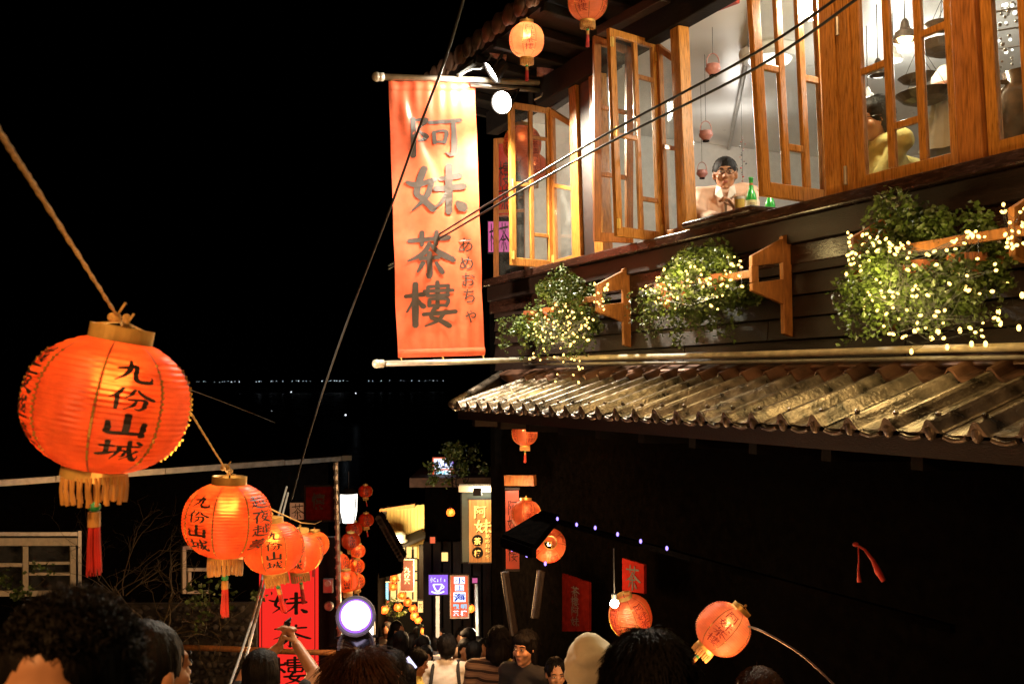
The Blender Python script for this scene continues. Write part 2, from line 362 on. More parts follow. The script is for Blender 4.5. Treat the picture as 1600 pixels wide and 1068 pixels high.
def cr(p, q, r, s, t):
    f = lambda a, b, c, d: .5 * ((2 * b) + (-a + c) * t + (2 * a - 5 * b + 4 * c - d) * t * t + (-a + 3 * b - 3 * c + d) * t ** 3)
    return tuple(f(*x) for x in zip(p, q, r, s))
def brush(ch, fat=1.0, jit=.004):
    vs = []; fs = []
    for si, st in enumerate(BR[ch]):
        P = [st[0]] + list(st) + [st[-1]]; pts = []
        for i in range(1, len(P) - 2):
            n = 5 if len(st) > 2 else 6
            for k in range(n): pts.append(cr(P[i - 1], P[i], P[i + 1], P[i + 2], k / n))
        pts.append(st[-1]); L = []; R = []
        # rounded heads: lengthen a little past both ends
        for i, (x, y, wd) in enumerate(pts):
            a, b = pts[max(0, i - 1)], pts[min(len(pts) - 1, i + 1)]
            dx, dy = b[0] - a[0], b[1] - a[1]; l = math.hypot(dx, dy) or 1; dx /= l; dy /= l
            h = max(.012, wd) * .5 * fat * (1 + random.uniform(-.08, .08))
            L.append((x - dy * h + random.uniform(-jit, jit), y + dx * h)); R.append((x + dy * h, y - dx * h))
            if i == 0: d0 = (dx, dy, h)
            if i == len(pts) - 1: d1 = (dx, dy, h)
        x, y, _ = pts[0]; hd = [(x - d0[0] * d0[2] * .7 - d0[1] * d0[2] * .5, y - d0[1] * d0[2] * .7 + d0[0] * d0[2] * .5), (x - d0[0] * d0[2] * .7 + d0[1] * d0[2] * .5, y - d0[1] * d0[2] * .7 - d0[0] * d0[2] * .5)]
        x, y, _ = pts[-1]; tl = [(x + d1[0] * d1[2] * .8 - d1[1] * d1[2] * .5, y + d1[1] * d1[2] * .8 + d1[0] * d1[2] * .5), (x + d1[0] * d1[2] * .8 + d1[1] * d1[2] * .5, y + d1[1] * d1[2] * .8 - d1[0] * d1[2] * .5)]
        L = [hd[0]] + L + [tl[0]]; R = [hd[1]] + R + [tl[1]]
        b = len(vs)
        for l, r in zip(L, R): vs += [(l[0], l[1], si), (r[0], r[1], si)]
        for i in range(len(L) - 1): fs.append((b + 2 * i, b + 2 * i + 1, b + 2 * i + 3, b + 2 * i + 2))
    return vs, fs
_fc = {}
def font(ch, bold=.012):
    if (ch, bold) not in _fc:
        c = bpy.data.curves.new('type', 'FONT'); c.body = ch; c.offset = bold; c.resolution_u = 2
        o = bpy.data.objects.new('type', c); C.objects.link(o)
        me = bpy.data.meshes.new_from_object(o)
        bpy.data.objects.remove(o); bpy.data.curves.remove(c)
        _fc[ch, bold] = ([(v.co.x, v.co.y + .1, 0) for v in me.vertices], [tuple(p.vertices) for p in me.polygons])
        bpy.data.meshes.remove(me)
    return _fc[ch, bold]
def letters(mb, text, place, fat=1.0, bold=.012, typed=False):
    """place(i, u, v, layer) puts character i's unit cell on the thing"""
    for i, ch in enumerate(text):
        vs, fs = (brush(ch, fat) if (ch in BR and not typed) else font(ch, bold))
        mb.add([place(i, x, y, k) for x, y, k in vs], fs)
    return mb

# ================================================================== THE SETTING
def street_x(y): return -0.075 * y
mb = MB()
y = -3.0
while y < 46:                                    # the stepped lane, falling away from the camera
    z = ground_z(y) if y > 0 else -1.65; x = street_x(max(y, 0)); dy = .42
    mb.box((x, y + dy / 2, z - 1.5), (9.0, dy / 2 - .002, 1.5)); y += dy
setting(mb.build('street', 'steps'))
mb = MB(); mb.add([(-9000, 46, -14), (9000, 46, -14), (9000, 400, -60), (-9000, 400, -60)], [(0, 1, 2, 3)])
setting(mb.build('hillside_ground', 'hill'))
mb = MB(); mb.add([(-9000, 400, -60.2), (9000, 400, -60.2), (9000, 6400, -60.2), (-9000, 6400, -60.2)], [(0, 1, 2, 3)])
setting(mb.build('sea', 'sea'))
mb = MB()
n = 60
for i in range(n):
    x0 = -4200 + i * 110; h0 = 10 + 22 * abs(noise.noise((i * .21, 1, 0))); h1 = 10 + 22 * abs(noise.noise(((i + 1) * .21, 1, 0)))
    mb.add([(x0, 6000, -61), (x0 + 110, 6000, -61), (x0 + 110, 6250, h1 - 12), (x0, 6250, h0 - 12)], [(0, 1, 2, 3)])
setting(mb.build('far_coast_hills', 'hill'))
mb = MB()
px = 308.0
while px < 702:
    if random.random() < .62 and not 380 < px < 398:
        c = at(px, 596.3 - (px - 310) * .006 + random.uniform(-.8, .8), 5990); r = random.choice([1.2, 1.6, 2.0, 2.6])
        if px > 600 or px < 350: r *= .8
        mb.ell(c, r, 6, 4)
    px += random.uniform(2.6, 8)
o = mb.build('coast_lights', 'coastlt'); o['kind'] = 'stuff'
for px, py, Y, c in ((424, 643, 900, 'coastlt'), (540, 648, 900, 'coastlt'), (556, 614, 1500, 'coastlt'), (455, 612, 1500, 'coastlt')):
    mb = MB(); mb.ell(at(px, py, Y), Y * .0009 if Y < 1000 else Y * .0006, 8, 6)
    lab = {424: 'small white boat light on the dark sea, left of the thin slanting cable', 540: 'bluish white boat light on the dark sea right of the thin slanting cable', 556: 'faint boat light just under the far coast lights, toward the banner', 455: 'faint boat light just under the far coast lights, left of the thin cable'}[px]
    tag(mb.build('boat_light', c), lab, 'boat light', 'lights of boats out on the sea')

# ================================================================== THE TEAHOUSE (right)
ZS, ZT = 1.0, 2.44
tea = thing('teahouse', 'old dark timber teahouse with orange wooden windows above a corrugated canopy', 'building', fac(0, 0, ground_z(6)))
ysill = lambda px: 440 - .238 * (px - 780)
def prt(mb, name, mat, parent=tea, **k): return mb.build(name, mat, parent, **k)
def toppt(px, slope, off=0.0, z=ZT):             # the head of an upright that stands at px on the sill
    b = on_fac(px, ysill(px), off); yt = 595 - z / b.y * FPX
    q = on_fac(px + slope * (yt - ysill(px)), yt, off); q.z = z; return q
def quadP(bl, br, tl, tr):
    return lambda u, v: (bl * (1 - u) + br * u) * (1 - v) + (tl * (1 - u) + tr * u) * v
hinge_me = None
def casement(bl, br, tl, tr, cols, rails, st=.055, th=.036, mat='frame', hinge=(), pane=True):
    """a glazed leaf: stiles, staggered rails, its panes and hinges"""
    P = quadP(bl, br, tl, tr); W = (br - bl).length; H = (tl - bl).length
    n = (br - bl).cross(tl - bl).normalized()
    if n.dot(bl) > 0: n = -n                      # towards the street
    su, sv = st / W, st / H; mb = MB(); h = th / 2
    qbox(mb, P, n, 0, su, 0, 1, -h, h); qbox(mb, P, n, 1 - su, 1, 0, 1, -h, h)
    qbox(mb, P, n, su, 1 - su, 0, sv * 1.25, -h + .002, h - .002); qbox(mb, P, n, su, 1 - su, 1 - sv, 1, -h + .002, h - .002)
    edges = [su] + [c for c in cols] + [1 - su]; m = su * .36
    for c in cols: qbox(mb, P, n, c - m, c + m, sv * 1.25, 1 - sv, -h + .004, h - .004)
    cells = []
    for i in range(len(edges) - 1):
        u0 = edges[i] + (m if i else 0); u1 = edges[i + 1] - (m if i < len(edges) - 2 else 0)
        vs = [sv * 1.25]
        for rv in rails.get(i, []):
            qbox(mb, P, n, u0, u1, rv - sv * .3, rv + sv * .3, -h + .006, h - .006); cells.append((u0, u1, vs[-1], rv - sv * .3)); vs.append(rv + sv * .3)
        cells.append((u0, u1, vs[-1], 1 - sv))
    o = mb.build('casement', mat, tea, bevel=.004)
    if pane:
        for (u0, u1, v0, v1) in cells:
            g = MB(); qbox(g, P, n, u0, u1, v0, v1, -.002, .002); g.build('pane', 'glass', o)
    for (u, v) in hinge:
        g = MB(); c = P(u, v) + n * (h + .006); g.tube([c - UP * .035, c + UP * .035], .008, 8); g.box(c - n * .004, (.018, .002, .032), ((br - bl).normalized(), n, UP)); g.build('hinge', 'brass', o)
    return o
def leaf(b0, b1, t0, t1, *a, **k):
    bl, br = at_z(*b0, ZS), at_z(*b1, ZS)
    return casement(bl, br, at(*t0, bl.y), at(*t1, br.y), *a, **k)
# first window from the far end: two folded leaves and one pushed right back
leaf((771, 441), (828, 441), (771, 217), (826, 212), [], {0: [.49]}, mat='frame2')
leaf((798, 414), (864, 420), (795, 159), (860, 169), [.5], {0: [.5], 1: [.2, .8]}, hinge=((.03, .06), (.97, .06), (.03, .5)))
leaf((866, 420), (901, 409), (861, 169), (897, 192), [], {0: [.52]}, mat='frame2', st=.06)
# second window
leaf((928, 377), (988, 380), (927, 56), (988, 76), [], {0: [.33, .66]}, mat='frame2')
leaf((962, 369), (1036, 378), (950, 44), (1025, 66), [.53], {0: [.49], 1: [.2, .8]}, hinge=((.03, .06), (.97, .06), (.03, .5), (.97, .92), (.03, .93)))
leaf((1038, 378), (1068, 368), (1026, 66), (1058, 90), [], {0: [.48]}, mat='frame2', st=.06)
# third window, the big leaf standing open toward the street
leaf((1189, 306), (1297, 321), (1163, -110), (1281, -76), [.37, .66], {0: [.49], 1: [.2, .8], 2: [.48]}, st=.065, hinge=())
# fixed sash beside it and the next one at the picture's edge
def sash(p0, p1, s0, s1, cols, rails, **k):
    off = .0
    bl, br = on_fac(p0, ysill(p0), off), on_fac(p1, ysill(p1), off); bl.z = br.z = ZS
    casement(bl, br, toppt(p0, s0, off), toppt(p1, s1, off), cols, rails, **k)
sash(1343, 1507, .042, .05, [.36, .66], {0: [.44], 1: [.2], 2: [.49]}, st=.06)
sash(1549, 1700, .06, .06, [.45], {0: [.52], 1: [.3]}, st=.06)
def post(p0, p1, s0, s1, o0, o1, mat='frame', name='post', z0=ZS):
    bl, br = on_fac(p0, ysill(p0)), on_fac(p1, ysill(p1)); tl, tr = toppt(p0, s0), toppt(p1, s1); bl.z = br.z = z0
    mb = MB(); qbox(mb, quadP(bl, br, tl, tr), N, 0, 1, 0, 1, o0, o1); return prt(mb, name, mat, bevel=.006)
post(901, 912, .03, .03, -.06, .03)
post(912, 934, .03, .035, -.05, .0, 'dark', 'wall_panel')
post(934, 948, .035, .035, -.06, .03)
post(1065, 1079, .04, .04, -.06, .03)
post(1298, 1321, .042, .042, -.06, .035)
post(1322, 1342.5, .042, .042, -.06, .028)
for py in (41, 274):
    g = MB(); p = on_fac(1321 + (py - 274) * .055, py, .05); g.tube([p - UP * .05, p + UP * .05], .010, 8); prt(g, 'hinge', 'steel')
p = post(1508, 1548, .05, .06, -.06, .05, 'frame2')
SL, SR = s_of(775, 440), -3.4                    # the front's two ends
def beam(s0, s1, o0, o1, z0, z1, mat, name, bevel=.0):
    mb = MB(); c = fac((s0 + s1) / 2, (o0 + o1) / 2, (z0 + z1) / 2)
    mb.box(c, (abs(s1 - s0) / 2, (o1 - o0) / 2, (z1 - z0) / 2), (D, N, UP)); return prt(mb, name, mat, bevel=bevel)
beam(SL + .1, SR, -.12, .10, ZS - .075, ZS - .005, 'sill', 'sill', .01)
beam(SL + .1, SR, -.02, .055, ZS - .22, ZS - .078, 'dark', 'sill_apron', .006)
beam(SL + .1, SR, -.02, .03, ZS - .34, ZS - .224, 'sill', 'lower_moulding', .006)
beam(SL + .1, SR, -.08, .05, ZT + .003, ZT + .22, 'black', 'lintel', .008)
s1, s2 = s_of(1093, 346), s_of(1203, 308)
mb = MB(); mb.box(fac((s1 + s2) / 2, -.10, 1.018), ((s1 - s2) / 2, .25, .020), (D, N, UP)); prt(mb, 'counter_ledge', 'sill', bevel=.012)
# siding below the windows, plank by plank
z = .10
row = 0
while z < ZS - .35:
    s = SL; h = .128
    while s > SR:
        L = random.uniform(1.3, 2.3); e = max(SR, s - L); t = random.uniform(0, .012)
        mb = MB(); a = [fac(s - .003, -.03, z), fac(e + .003, -.03, z), fac(e + .003, -.03, z + h - .008), fac(s - .003, -.03, z + h - .008)]
        b = [fac(s - .003, .020 + t, z), fac(e + .003, .020 + t, z), fac(e + .003, .004 + t, z + h - .008), fac(s - .003, .004 + t, z + h - .008)]
        mb.hexa(a + b); prt(mb, 'plank', 'plank', bevel=.003); s = e
    z += h; row += 1
# backing, lower storey, far end wall, the room
def wallbox(s0, s1, o0, o1, z0, z1, mat, name): return beam(s0, s1, o0, o1, z0, z1, mat, name)
wallbox(SL - .02, SR, -.10, -.032, .05, ZS - .08, 'black', 'wall_core')
gz = ground_z(9) - 1.2
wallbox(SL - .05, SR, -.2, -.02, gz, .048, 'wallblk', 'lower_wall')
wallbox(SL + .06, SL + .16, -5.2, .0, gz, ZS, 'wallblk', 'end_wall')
wallbox(SL + .06, SL + .16, -5.2, -.4, ZS + .002, ZT + .5, 'white', 'end_wall')
wallbox(SL + .05, SR - .6, -5.3, -5.2, .05, ZT + .5, 'white', 'back_wall')
wallbox(SR - .7, SR - .6, -5.1, -.2, .05, ZT + .5, 'white', 'partition_wall')
wallbox(SL + .05, SR - .6, -5.2, -.13, .02, .06, 'floorm', 'room_floor')
wallbox(SL + .05, SR - .6, -5.2, -.10, ZT + .16, ZT + .22, 'ceil', 'room_ceiling')
mb = MB(); a, b = at_z(1172, 70, ZT + .13), at_z(1136, 246, ZT + .13); a.z = b.z = ZT + .135
mb.tube([a + (a - b) * .3, a, b, b + (b - a) * .2], .020, 8); prt(mb, 'ceiling_conduit', 'steel')

# upper eave: soffit, rafters, tiled edge
EO = .62
mb = MB(); mb.hexa([fac(SL + .35, -.1, ZT + .26), fac(SR, -.1, ZT + .26), fac(SR, EO, ZT + .36), fac(SL + .35, EO, ZT + .36), fac(SL + .35, -.1, ZT + .34), fac(SR, -.1, ZT + .34), fac(SR, EO, ZT + .44), fac(SL + .35, EO, ZT + .44)])
prt(mb, 'eave_soffit', 'black')
s = SL + .2
while s > SR:
    mb = MB(); mb.bar(fac(s, -.05, ZT + .215 + .02), fac(s, EO + .05, ZT + .31), .07, .06, UP); prt(mb, 'rafter', 'black', bevel=.006); s -= .42
for (a, b, m_, zz) in (((1000, 52), (1150, -5), 'redbeam', ZT + .12), ((860, 168), (965, 98), 'dark', ZT + .10), ((940, 50), (1040, -5), 'dark', ZT + .14)):
    mb = MB(); mb.bar(at_z(*a, zz), at_z(*b, zz), .07, .09, UP); prt(mb, 'eave_beam', m_, bevel=.006)
s = SL + .32; k = 0
while s > SL - 3.0:
    mb = MB(); pts = []
    for i in range(4): pts.append(fac(s, EO + .02 - i * .16, ZT + .47 + i * .015))
    mb.tube(pts, [.085, .082, .080, .080], 10); mb.ell(fac(s, EO + .05, ZT + .46), (.09, .03, .09), 10, 6, Matrix((D, N, UP)).transposed()); prt(mb, 'eave_tile', 'tileblk', smooth=True); s -= .205; k += 1
wallbox(SL + .35, SR, -5.3, EO - .4, ZT + .45, ZT + .55, 'black', 'upper_roof')
# canopy below: short upper course under a copper flashing, then long corrugated sheets with lipped ends
CO = .73 * K
zE = on_fac(708, 635, CO).z; sE0 = s_of(708, 635, CO); sT0 = s_of(792, 594, .06); zT = on_fac(792, 592, .06).z + .02
canopy = MB(); canopy.hexa([fac(sE0 - .1, CO - .09, zE - .10), fac(SR, CO - .09, zE - .10), fac(SR, CO - .02, zE - .10), fac(sE0 - .05, CO - .02, zE - .10), fac(sE0 - .1, CO - .09, zE - .02), fac(SR, CO - .09, zE - .02), fac(SR, CO - .02, zE - .02), fac(sE0 - .05, CO - .02, zE - .02)])
canopy = prt(canopy, 'canopy', 'dark')
WT = .205
def roofpt(s, t, h):                              # t 0 at the eave, 1 at the wall; h above the slope
    return fac(s, CO + (.06 - CO) * t, zE + (zT - zE) * t) + (UP * .95 + N * .25) * h
PROF = [(0, 0), (.20, -.004), (.44, 0), (.54, .006), (.60, .020), (.65, .038), (.70, .050), (.75, .054), (.80, .050), (.85, .038), (.90, .020), (.95, .006), (1.0, 0)]
s = sE0; i = 0
while s > SR:
    mb = MB(); tm = 1.0
    # the hip at the far end cuts the first sheets short
    slope_s = sE0 + (sT0 - sE0)
    def tmax(ss): return max(.04, min(.80, (sE0 + .02 - ss) / max(1e-3, sE0 - sT0)))
    jz = random.uniform(-.004, .004)
    rows = []
    for (u, h) in PROF:
        ss = s - u * WT; T = tmax(ss); rows.append([roofpt(ss, T * q / 5 , h + jz) for q in range(6)])
    for lay in (0, -.012):
        vs = []; fs = []
        for r_ in rows: vs += [p + UP * lay for p in r_]
        for a_ in range(len(rows) - 1):
            for q in range(5): fs.append((a_ * 6 + q, a_ * 6 + q + 1, (a_ + 1) * 6 + q + 1, (a_ + 1) * 6 + q))
        mb.add(vs, fs)
    # rolled lip along the trough, drop-shaped end under the rib
    mb.tube([roofpt(s - (.02 + .96 * q / 6 * .52) * WT, -.012, -.012 - .012 * sin(pi * q / 6)) for q in range(7)], .010, 8)
    mb.prism([roofpt(s - u * WT, -.004, h + jz) for u, h in PROF[1:]], N * .012)
    mb.ell(roofpt(s - .74 * WT, -.008, .008), (.026, .016, .036), 12, 8, Matrix((D, N, UP)).transposed())
    mb.ell(roofpt(s - .74 * WT, .06, .058), (.013, .013, .011), 8, 5)
    sh = mb.build('roof_sheet', 'roof', canopy, smooth=False)
    # upper course under the flashing
    if s < sT0 + .1:
        mb = MB(); rows = [[roofpt(s - u * WT, .74 + .26 * q, h + .018) for q in (0, .5, 1)] for u, h in PROF]
        vs = []; fs = []
        for r_ in rows: vs += r_ + [p - UP * .014 for p in r_]
        for a_ in range(len(rows) - 1):
            b0, b1 = a_ * 6, a_ * 6 + 6
            for q in (0, 1): fs += [(b0 + q, b0 + q + 1, b1 + q + 1, b1 + q), (b0 + 3 + q, b1 + 3 + q, b1 + 4 + q, b0 + 4 + q)]
            fs.append((b0, b1, b1 + 3, b0 + 3))
        mb.add(vs, fs); mb.build('upper_roof_sheet', 'flash', canopy)
    s -= WT; i += 1
mb = MB(); mb.hexa([fac(sT0, .04, zT - .06), fac(SR, .04, zT - .06), fac(SR, .17, zT + .015), fac(sT0, .17, zT + .015), fac(sT0, .04, zT + .07), fac(SR, .04, zT + .07), fac(SR, .16, zT + .03), fac(sT0, .16, zT + .03)]); mb.build('flashing', 'flash', canopy, bevel=.006)
mb = MB(); mb.tube([roofpt(sE0 + .02, 0, .02), roofpt((sE0 + sT0) / 2 + .02, .5, .03), roofpt(sT0 + .03, .96, .04)], .035, 10); mb.build('hip_cap', 'roof', canopy, smooth=True)
mb = MB(); mb.hexa([roofpt(sE0 + .02, 0, -.02), roofpt(sT0, .9, -.02), fac(sT0 + .12, -.1, zE), fac(sE0, CO - .1, zE - .06), roofpt(sE0 + .02, 0, 0), roofpt(sT0, .9, 0), fac(sT0 + .14, -.1, zE + .02), fac(sE0 + .02, CO - .1, zE - .04)]); mb.build('hip_end', 'roof', canopy)
for k in range(11):
    ss = sE0 - .2 - k * .5
    if ss > SR: g = MB(); g.bar(fac(ss, .0, zE - .16), fac(ss, CO - .1, zE - .13), .06, .06, UP); g.build('canopy_rafter', 'black', canopy)
wallbox(sT0, SR, -.018, .03, zT + .072, .098, 'sill', 'apron_board')
# long pipe clipped along the wall
mb = MB(); pts = []
for px, py in ((826, 561), (950, 558), (1080, 556), (1200, 553), (1300, 550), (1450, 545), (1640, 541)): pts.append(on_fac(px, py, .14))
mb.tube(pts, .020, 10); tag(mb.build('wall_pipe', 'pipe', None, smooth=True), 'long cream pipe running along the teahouse wall under the flower brackets', 'pipe')
mb = MB(); mb.tube([p + N * .05 - UP * .045 for p in pts], .011, 8); tag(mb.build('wall_cable', 'cable2', None, smooth=True), 'thinner grey cable running just below the long cream pipe', 'cable')
# brackets for the flower boxes
BRK = []
def bracket(px, py):
    s = s_of(px, py); zt = .815; BRK.append(s)
    f = lambda o, z: fac(s, o, z)
    t = D * .034
    mb = MB(); mb.prism([f(.022, .24), f(.085, .26), f(.085, zt + .01), f(.022, zt + .03)], t)
    mb.prism([f(.087, zt - .145), f(.087, zt - .005), f(.31, .70), f(.31, .64)], t * .9)
    mb.prism([f(.087, .43), f(.087, .575), f(.31, .545), f(.31, .50)], t * .9)
    mb.prism([f(.265, .548), f(.265, .647), f(.315, .638), f(.315, .548)], t * .8)
    b = prt(mb, 'flower_bracket', 'bracket', bevel=.004)
    return s
for px, py in ((989, 431), (1241, 378), (1404, 350), (1660, 300)): bracket(px, py)
for a, sg, ln in ((BRK[0], 1, .66), (BRK[1], 1, .66), (BRK[2], -1, 1.0)):
    for o_, z_ in ((.29, .60), (.12, .52)):
        L0 = a + (.036 if sg > 0 else -.002)
        mb = MB(); mb.bar(fac(L0, o_, z_), fac(L0 + sg * ln, o_, z_), .045, .03, UP); prt(mb, 'flower_shelf_rail', 'bracket', bevel=.003)

# ================================================================== POTTED IVY WITH FAIRY LIGHTS
def leafcard(mb, c, sz, up=.5):
    a = V((random.gauss(0, 1), random.gauss(0, 1), random.gauss(0, .7))).normalized()
    b = a.cross(V((random.gauss(0, 1), random.gauss(0, 1), random.gauss(0, 1)))).normalized(); n = a.cross(b)
    L = sz * random.uniform(.7, 1.3); Wd = L * .42
    mb.add([c - a * L * .5, c + b * Wd - a * .1 * L + n * .1 * L, c + a * L * .55, c - b * Wd - a * .1 * L + n * .1 * L], [(0, 1, 2), (0, 2, 3)])
def ivy(label, flabel, px0, px1, ytop, ymid, ybot, off, n, nb, trail, lightf):
    pc = (px0 + px1) / 2; c = on_fac(pc, ymid, off)
    t = thing('potted_ivy', label, 'plant', c, 'ivy plants on the teahouse brackets')
    s0, s1 = s_of(px0, ymid, off), s_of(px1, ymid, off); hw = abs(s0 - s1) / 2; zt = on_fac(pc, ytop, off).z; zm = c.z; zb = on_fac(pc, ybot, off).z
    sc = (s0 + s1) / 2
    for k in (-.55, .1, .62):
        g = MB(); g.lathe([(.001, -.14), (.055, -.14), (.075, -.02), (.088, -.015), (.088, .025), (.07, .025), (.065, -.01), (.001, -.02)], 18, fac(sc + k * hw, off - .03, zm + .02)); g.build('pot', 'terra', t, smooth=False)
    mb = MB()
    clumps = [(random.uniform(-.85, .85), random.uniform(-.9, .9), random.uniform(-.1, 1.), random.uniform(.16, .36)) for _ in range(30)]
    for _ in range(n):                            # mounded top, in clumps
        a, b, h, r = random.choice(clumps)
        d = V((random.gauss(0, 1), random.gauss(0, 1), random.gauss(0, 1))).normalized() * (random.random() ** .5)
        u = a + d.x * r * 1.1; q = b + d.y * r * 1.1; hh = h + d.z * r
        env = sqrt(max(0, 1 - min(1, u * u)))
        z_ = zm - .12 + (zt - zm + .12) * hh * (.35 + .65 * env)
        leafcard(mb, fac(sc + u * hw, off + q * .17, z_), .027)
    for _ in range(trail):                        # hanging runners
        u = random.uniform(-1, 1); q = random.uniform(-.2, 1.1); ln = random.uniform(.35, 1.0); p = fac(sc + u * hw, off + q * .17, zm)
        m_ = int(14 + 30 * ln)
        for k in range(m_):
            p2 = p + V((0.015 * sin(k * .7 + u * 9), 0, -(zm - zb) * ln * k / m_))
            leafcard(mb, p2 + V((random.gauss(0, .013), random.gauss(0, .013), 0)), .024)
    mb.build('foliage', 'leaf', t, stuff=True, fixn=False)
    st = thing('fairy_light_string', flabel, 'fairy lights', c, 'fairy lights in the ivy')
    pts = []
    for k in range(nb):
        u, v = lightf(k / max(1, nb - 1)); pts.append(on_fac(u, v, off + .17 + random.uniform(-.06, .06)))
    g = MB(); wp = []
    for p, q in zip(pts[:-1], pts[1:]):
        m_ = (p + q) / 2 - UP * (.02 + .05 * (q - p).length); g.tube([p, m_, q], .0009, 4, False)
    g.build('wire', 'cable', st, stuff=True)
    src = BULB
    for k in range(6): lamp('fairy_fill', pts[int((k + .5) * nb / 6)] + N * .09 + UP * random.uniform(-.03, .05), 3.6, (1, .72, .28), .05)  # added point lights standing in for the bulbs' glow on the leaves
    for p in pts:
        share(src, 'bulb', st, p - c, (random.uniform(0, 3), random.uniform(0, 3), 0), random.uniform(.8, 1.25))
BULB = MB().ell((0, 0, 0), (.0062, .0062, .0095), 8, 6).mesh('bulb', smooth=True); BULB.materials.append(M['fairy'])
R = random
def lf1(t):
    if t < .14: return (940 + R.uniform(-14, 10), 445 + R.uniform(-8, 40))
    if t > .90: return (890 + R.uniform(-25, 22), 565 + R.uniform(-15, 32))
    a = R.random(); return (828 + 95 * a + R.uniform(-6, 6), 470 + 60 * (1 - a) * R.random() + 55 * R.random() + R.uniform(-10, 10))
def lf2(t):
    if t < .18: return (1012 + R.uniform(-8, 30), 430 + R.uniform(-12, 25))
    if t > .78: return (1140 + R.uniform(-14, 22), 415 + R.uniform(-18, 36))
    a = R.random(); return (1025 + 105 * a, 456 + 10 * sin(a * 9) + R.uniform(-34, 22))
def lf3(t):
    if t > .52 and t < .80: return (1345 + 215 * R.random(), 365 + 165 * R.random() ** .8)
    if t < .20: return (1322 + abs(R.gauss(0, 24)), 388 + R.gauss(0, 18))
    if t > .88: return (1590 + R.uniform(-25, 12), 330 + R.uniform(-12, 60))
    k = int(R.random() * 4); a = R.random()
    if k == 0: return (1370 + 100 * a, 380 + 25 * a + R.uniform(-10, 14))
    if k == 1: return (1460 + 110 * a, 400 - 55 * a + R.uniform(-14, 10))
    if k == 2: return (1350 + 195 * a, 455 + 6 * sin(a * 7) + R.uniform(-8, 10))
    return (1370 + 190 * a, 495 + 30 * R.random())
ivy('bushy ivy trailing from the farthest bracket, nearest the banner', 'dense warm fairy lights twisted through the ivy nearest the banner', 808, 934, 436, 488, 566, .26, 6800, 130, 60, lf1)
ivy('rounded ivy on the middle bracket under the drinking man, long dark runners', 'fairy lights across the middle of the ivy under the drinking man', 1012, 1162, 390, 446, 548, .26, 6800, 84, 44, lf2)
ivy('widest ivy, under the seated woman and the fixed window at right', 'widely spread fairy lights over the big ivy at the right edge', 1335, 1565, 318, 420, 540, .26, 10500, 150, 60, lf3)
st = thing('fairy_light_string', 'sparse fairy lights lying along the pipe and wall at the far right', 'fairy lights', on_fac(1500, 545, .16), 'fairy lights in the ivy')
pts = [on_fac(x, y, .2) for x, y in ((1424, 549), (1455, 528), (1480, 542), (1500, 516), (1518, 537), (1540, 537), (1560, 487), (1563, 505), (1592, 512), (1576, 440), (1597, 461), (1575, 408), (1596, 350))]
g = MB(); [g.tube([p, (p + q) / 2 - UP * .01, q], .0009, 4, False) for p, q in zip(pts[:-1], pts[1:])]; g.build('wire', 'cable', st, stuff=True)
for p in pts: share(BULB, 'bulb', st, p - st.location, None, 1.5)

# ================================================================== BANNER ON ITS POLES, FLOODLIGHTS
PR = on_fac(848, 128)                              # where the pole meets the house
def on_pole(px, py, d=0.0):                        # the vertical plane that holds the banner
    r = ray(px, py); return r * (((PR.dot(D)) + d) / r.dot(D))
def pole(pts, r, label, cap=True):
    t = thing('banner_pole', label, 'pole', pts[0])
    g = MB(); g.tube(pts, r, 10); g.build('rod', 'pole', t, smooth=True)
    if cap: g = MB(); g.ell(pts[0], (r * 1.5, r * 1.5, r * 1.5), 10, 8); g.lathe([(r * 1.1, -.03), (r * 1.35, -.03), (r * 1.35, .03), (r * 1.1, .03)], 12, pts[0] + (pts[1] - pts[0]).normalized() * .03, UP.rotation_difference((pts[1] - pts[0]).normalized()).to_matrix()); g.build('end_cap', 'pole', t, smooth=True)
    return t
pole([on_pole(588, 120, -.02), on_pole(720, 124, -.02), on_pole(868, 131, -.02)], .026, 'upper pole carrying the tall orange banner, knob at its free end')
pole([on_pole(588, 568, -.02), on_pole(720, 565, -.02), on_pole(836, 561, -.02)], .024, 'lower pole stretching the tall orange banner, knob at its free end')
BC = [(622, 559), (758, 555), (607, 127), (741, 127)]
bP = quadP(*[on_pole(*c) for c in BC])
def wr(u, v):
    a = noise.noise((u * 2.2 + v * 1.3, v * 3.1, 1.7)) * .028 + noise.noise((u * 6 - v * 4, v * 9, 4)) * .008
    e = sin(v * 24 + u * 2.2) * .006 * (1 - u) ** 2 + sin((u * 5 + v * 2.5) * 2) * .006
    e += .020 * math.exp(-((u - (1 - v) * 1.4) / .10) ** 2) * v - .016 * math.exp(-((u + v * 1.1 - 1.25) / .07) ** 2)
    e += .012 * sin(u * 46) * math.exp(-(1 - v) * 9) + .010 * sin(u * 40 + 1) * math.exp(-v * 10)
    return (a + e) * (.35 + .65 * min(1, 6 * v * (1 - v)))
def bS(u, v, lift=0.0): return bP(u, v) - D * (wr(u, v) + lift)
ban = thing('banner', 'tall orange cloth banner with large brush characters hung between two poles', 'banner', bP(.5, 0))
mb = MB(); mb.quadgrid(lambda u, v: bS(u, v), 40, 110); mb.quadgrid(lambda u, v: bS(u, v, -.003), 40, 110); mb.build('cloth', 'banner', ban, smooth=True, fixn=False)
for v0, v1 in ((.965, .998), (.002, .03)):
    mb = MB(); mb.quadgrid(lambda u, v: bS(u, v0 + (v1 - v0) * v, .004 + .012 * sin(pi * v)), 40, 6); mb.build('hem', 'banner', ban, smooth=True, fixn=False)
M['bink'] = pm('banner_ink', (.032, .018, .011), .6, var=.35, scale=40)  # plain dark brown, a little paler than the lantern ink
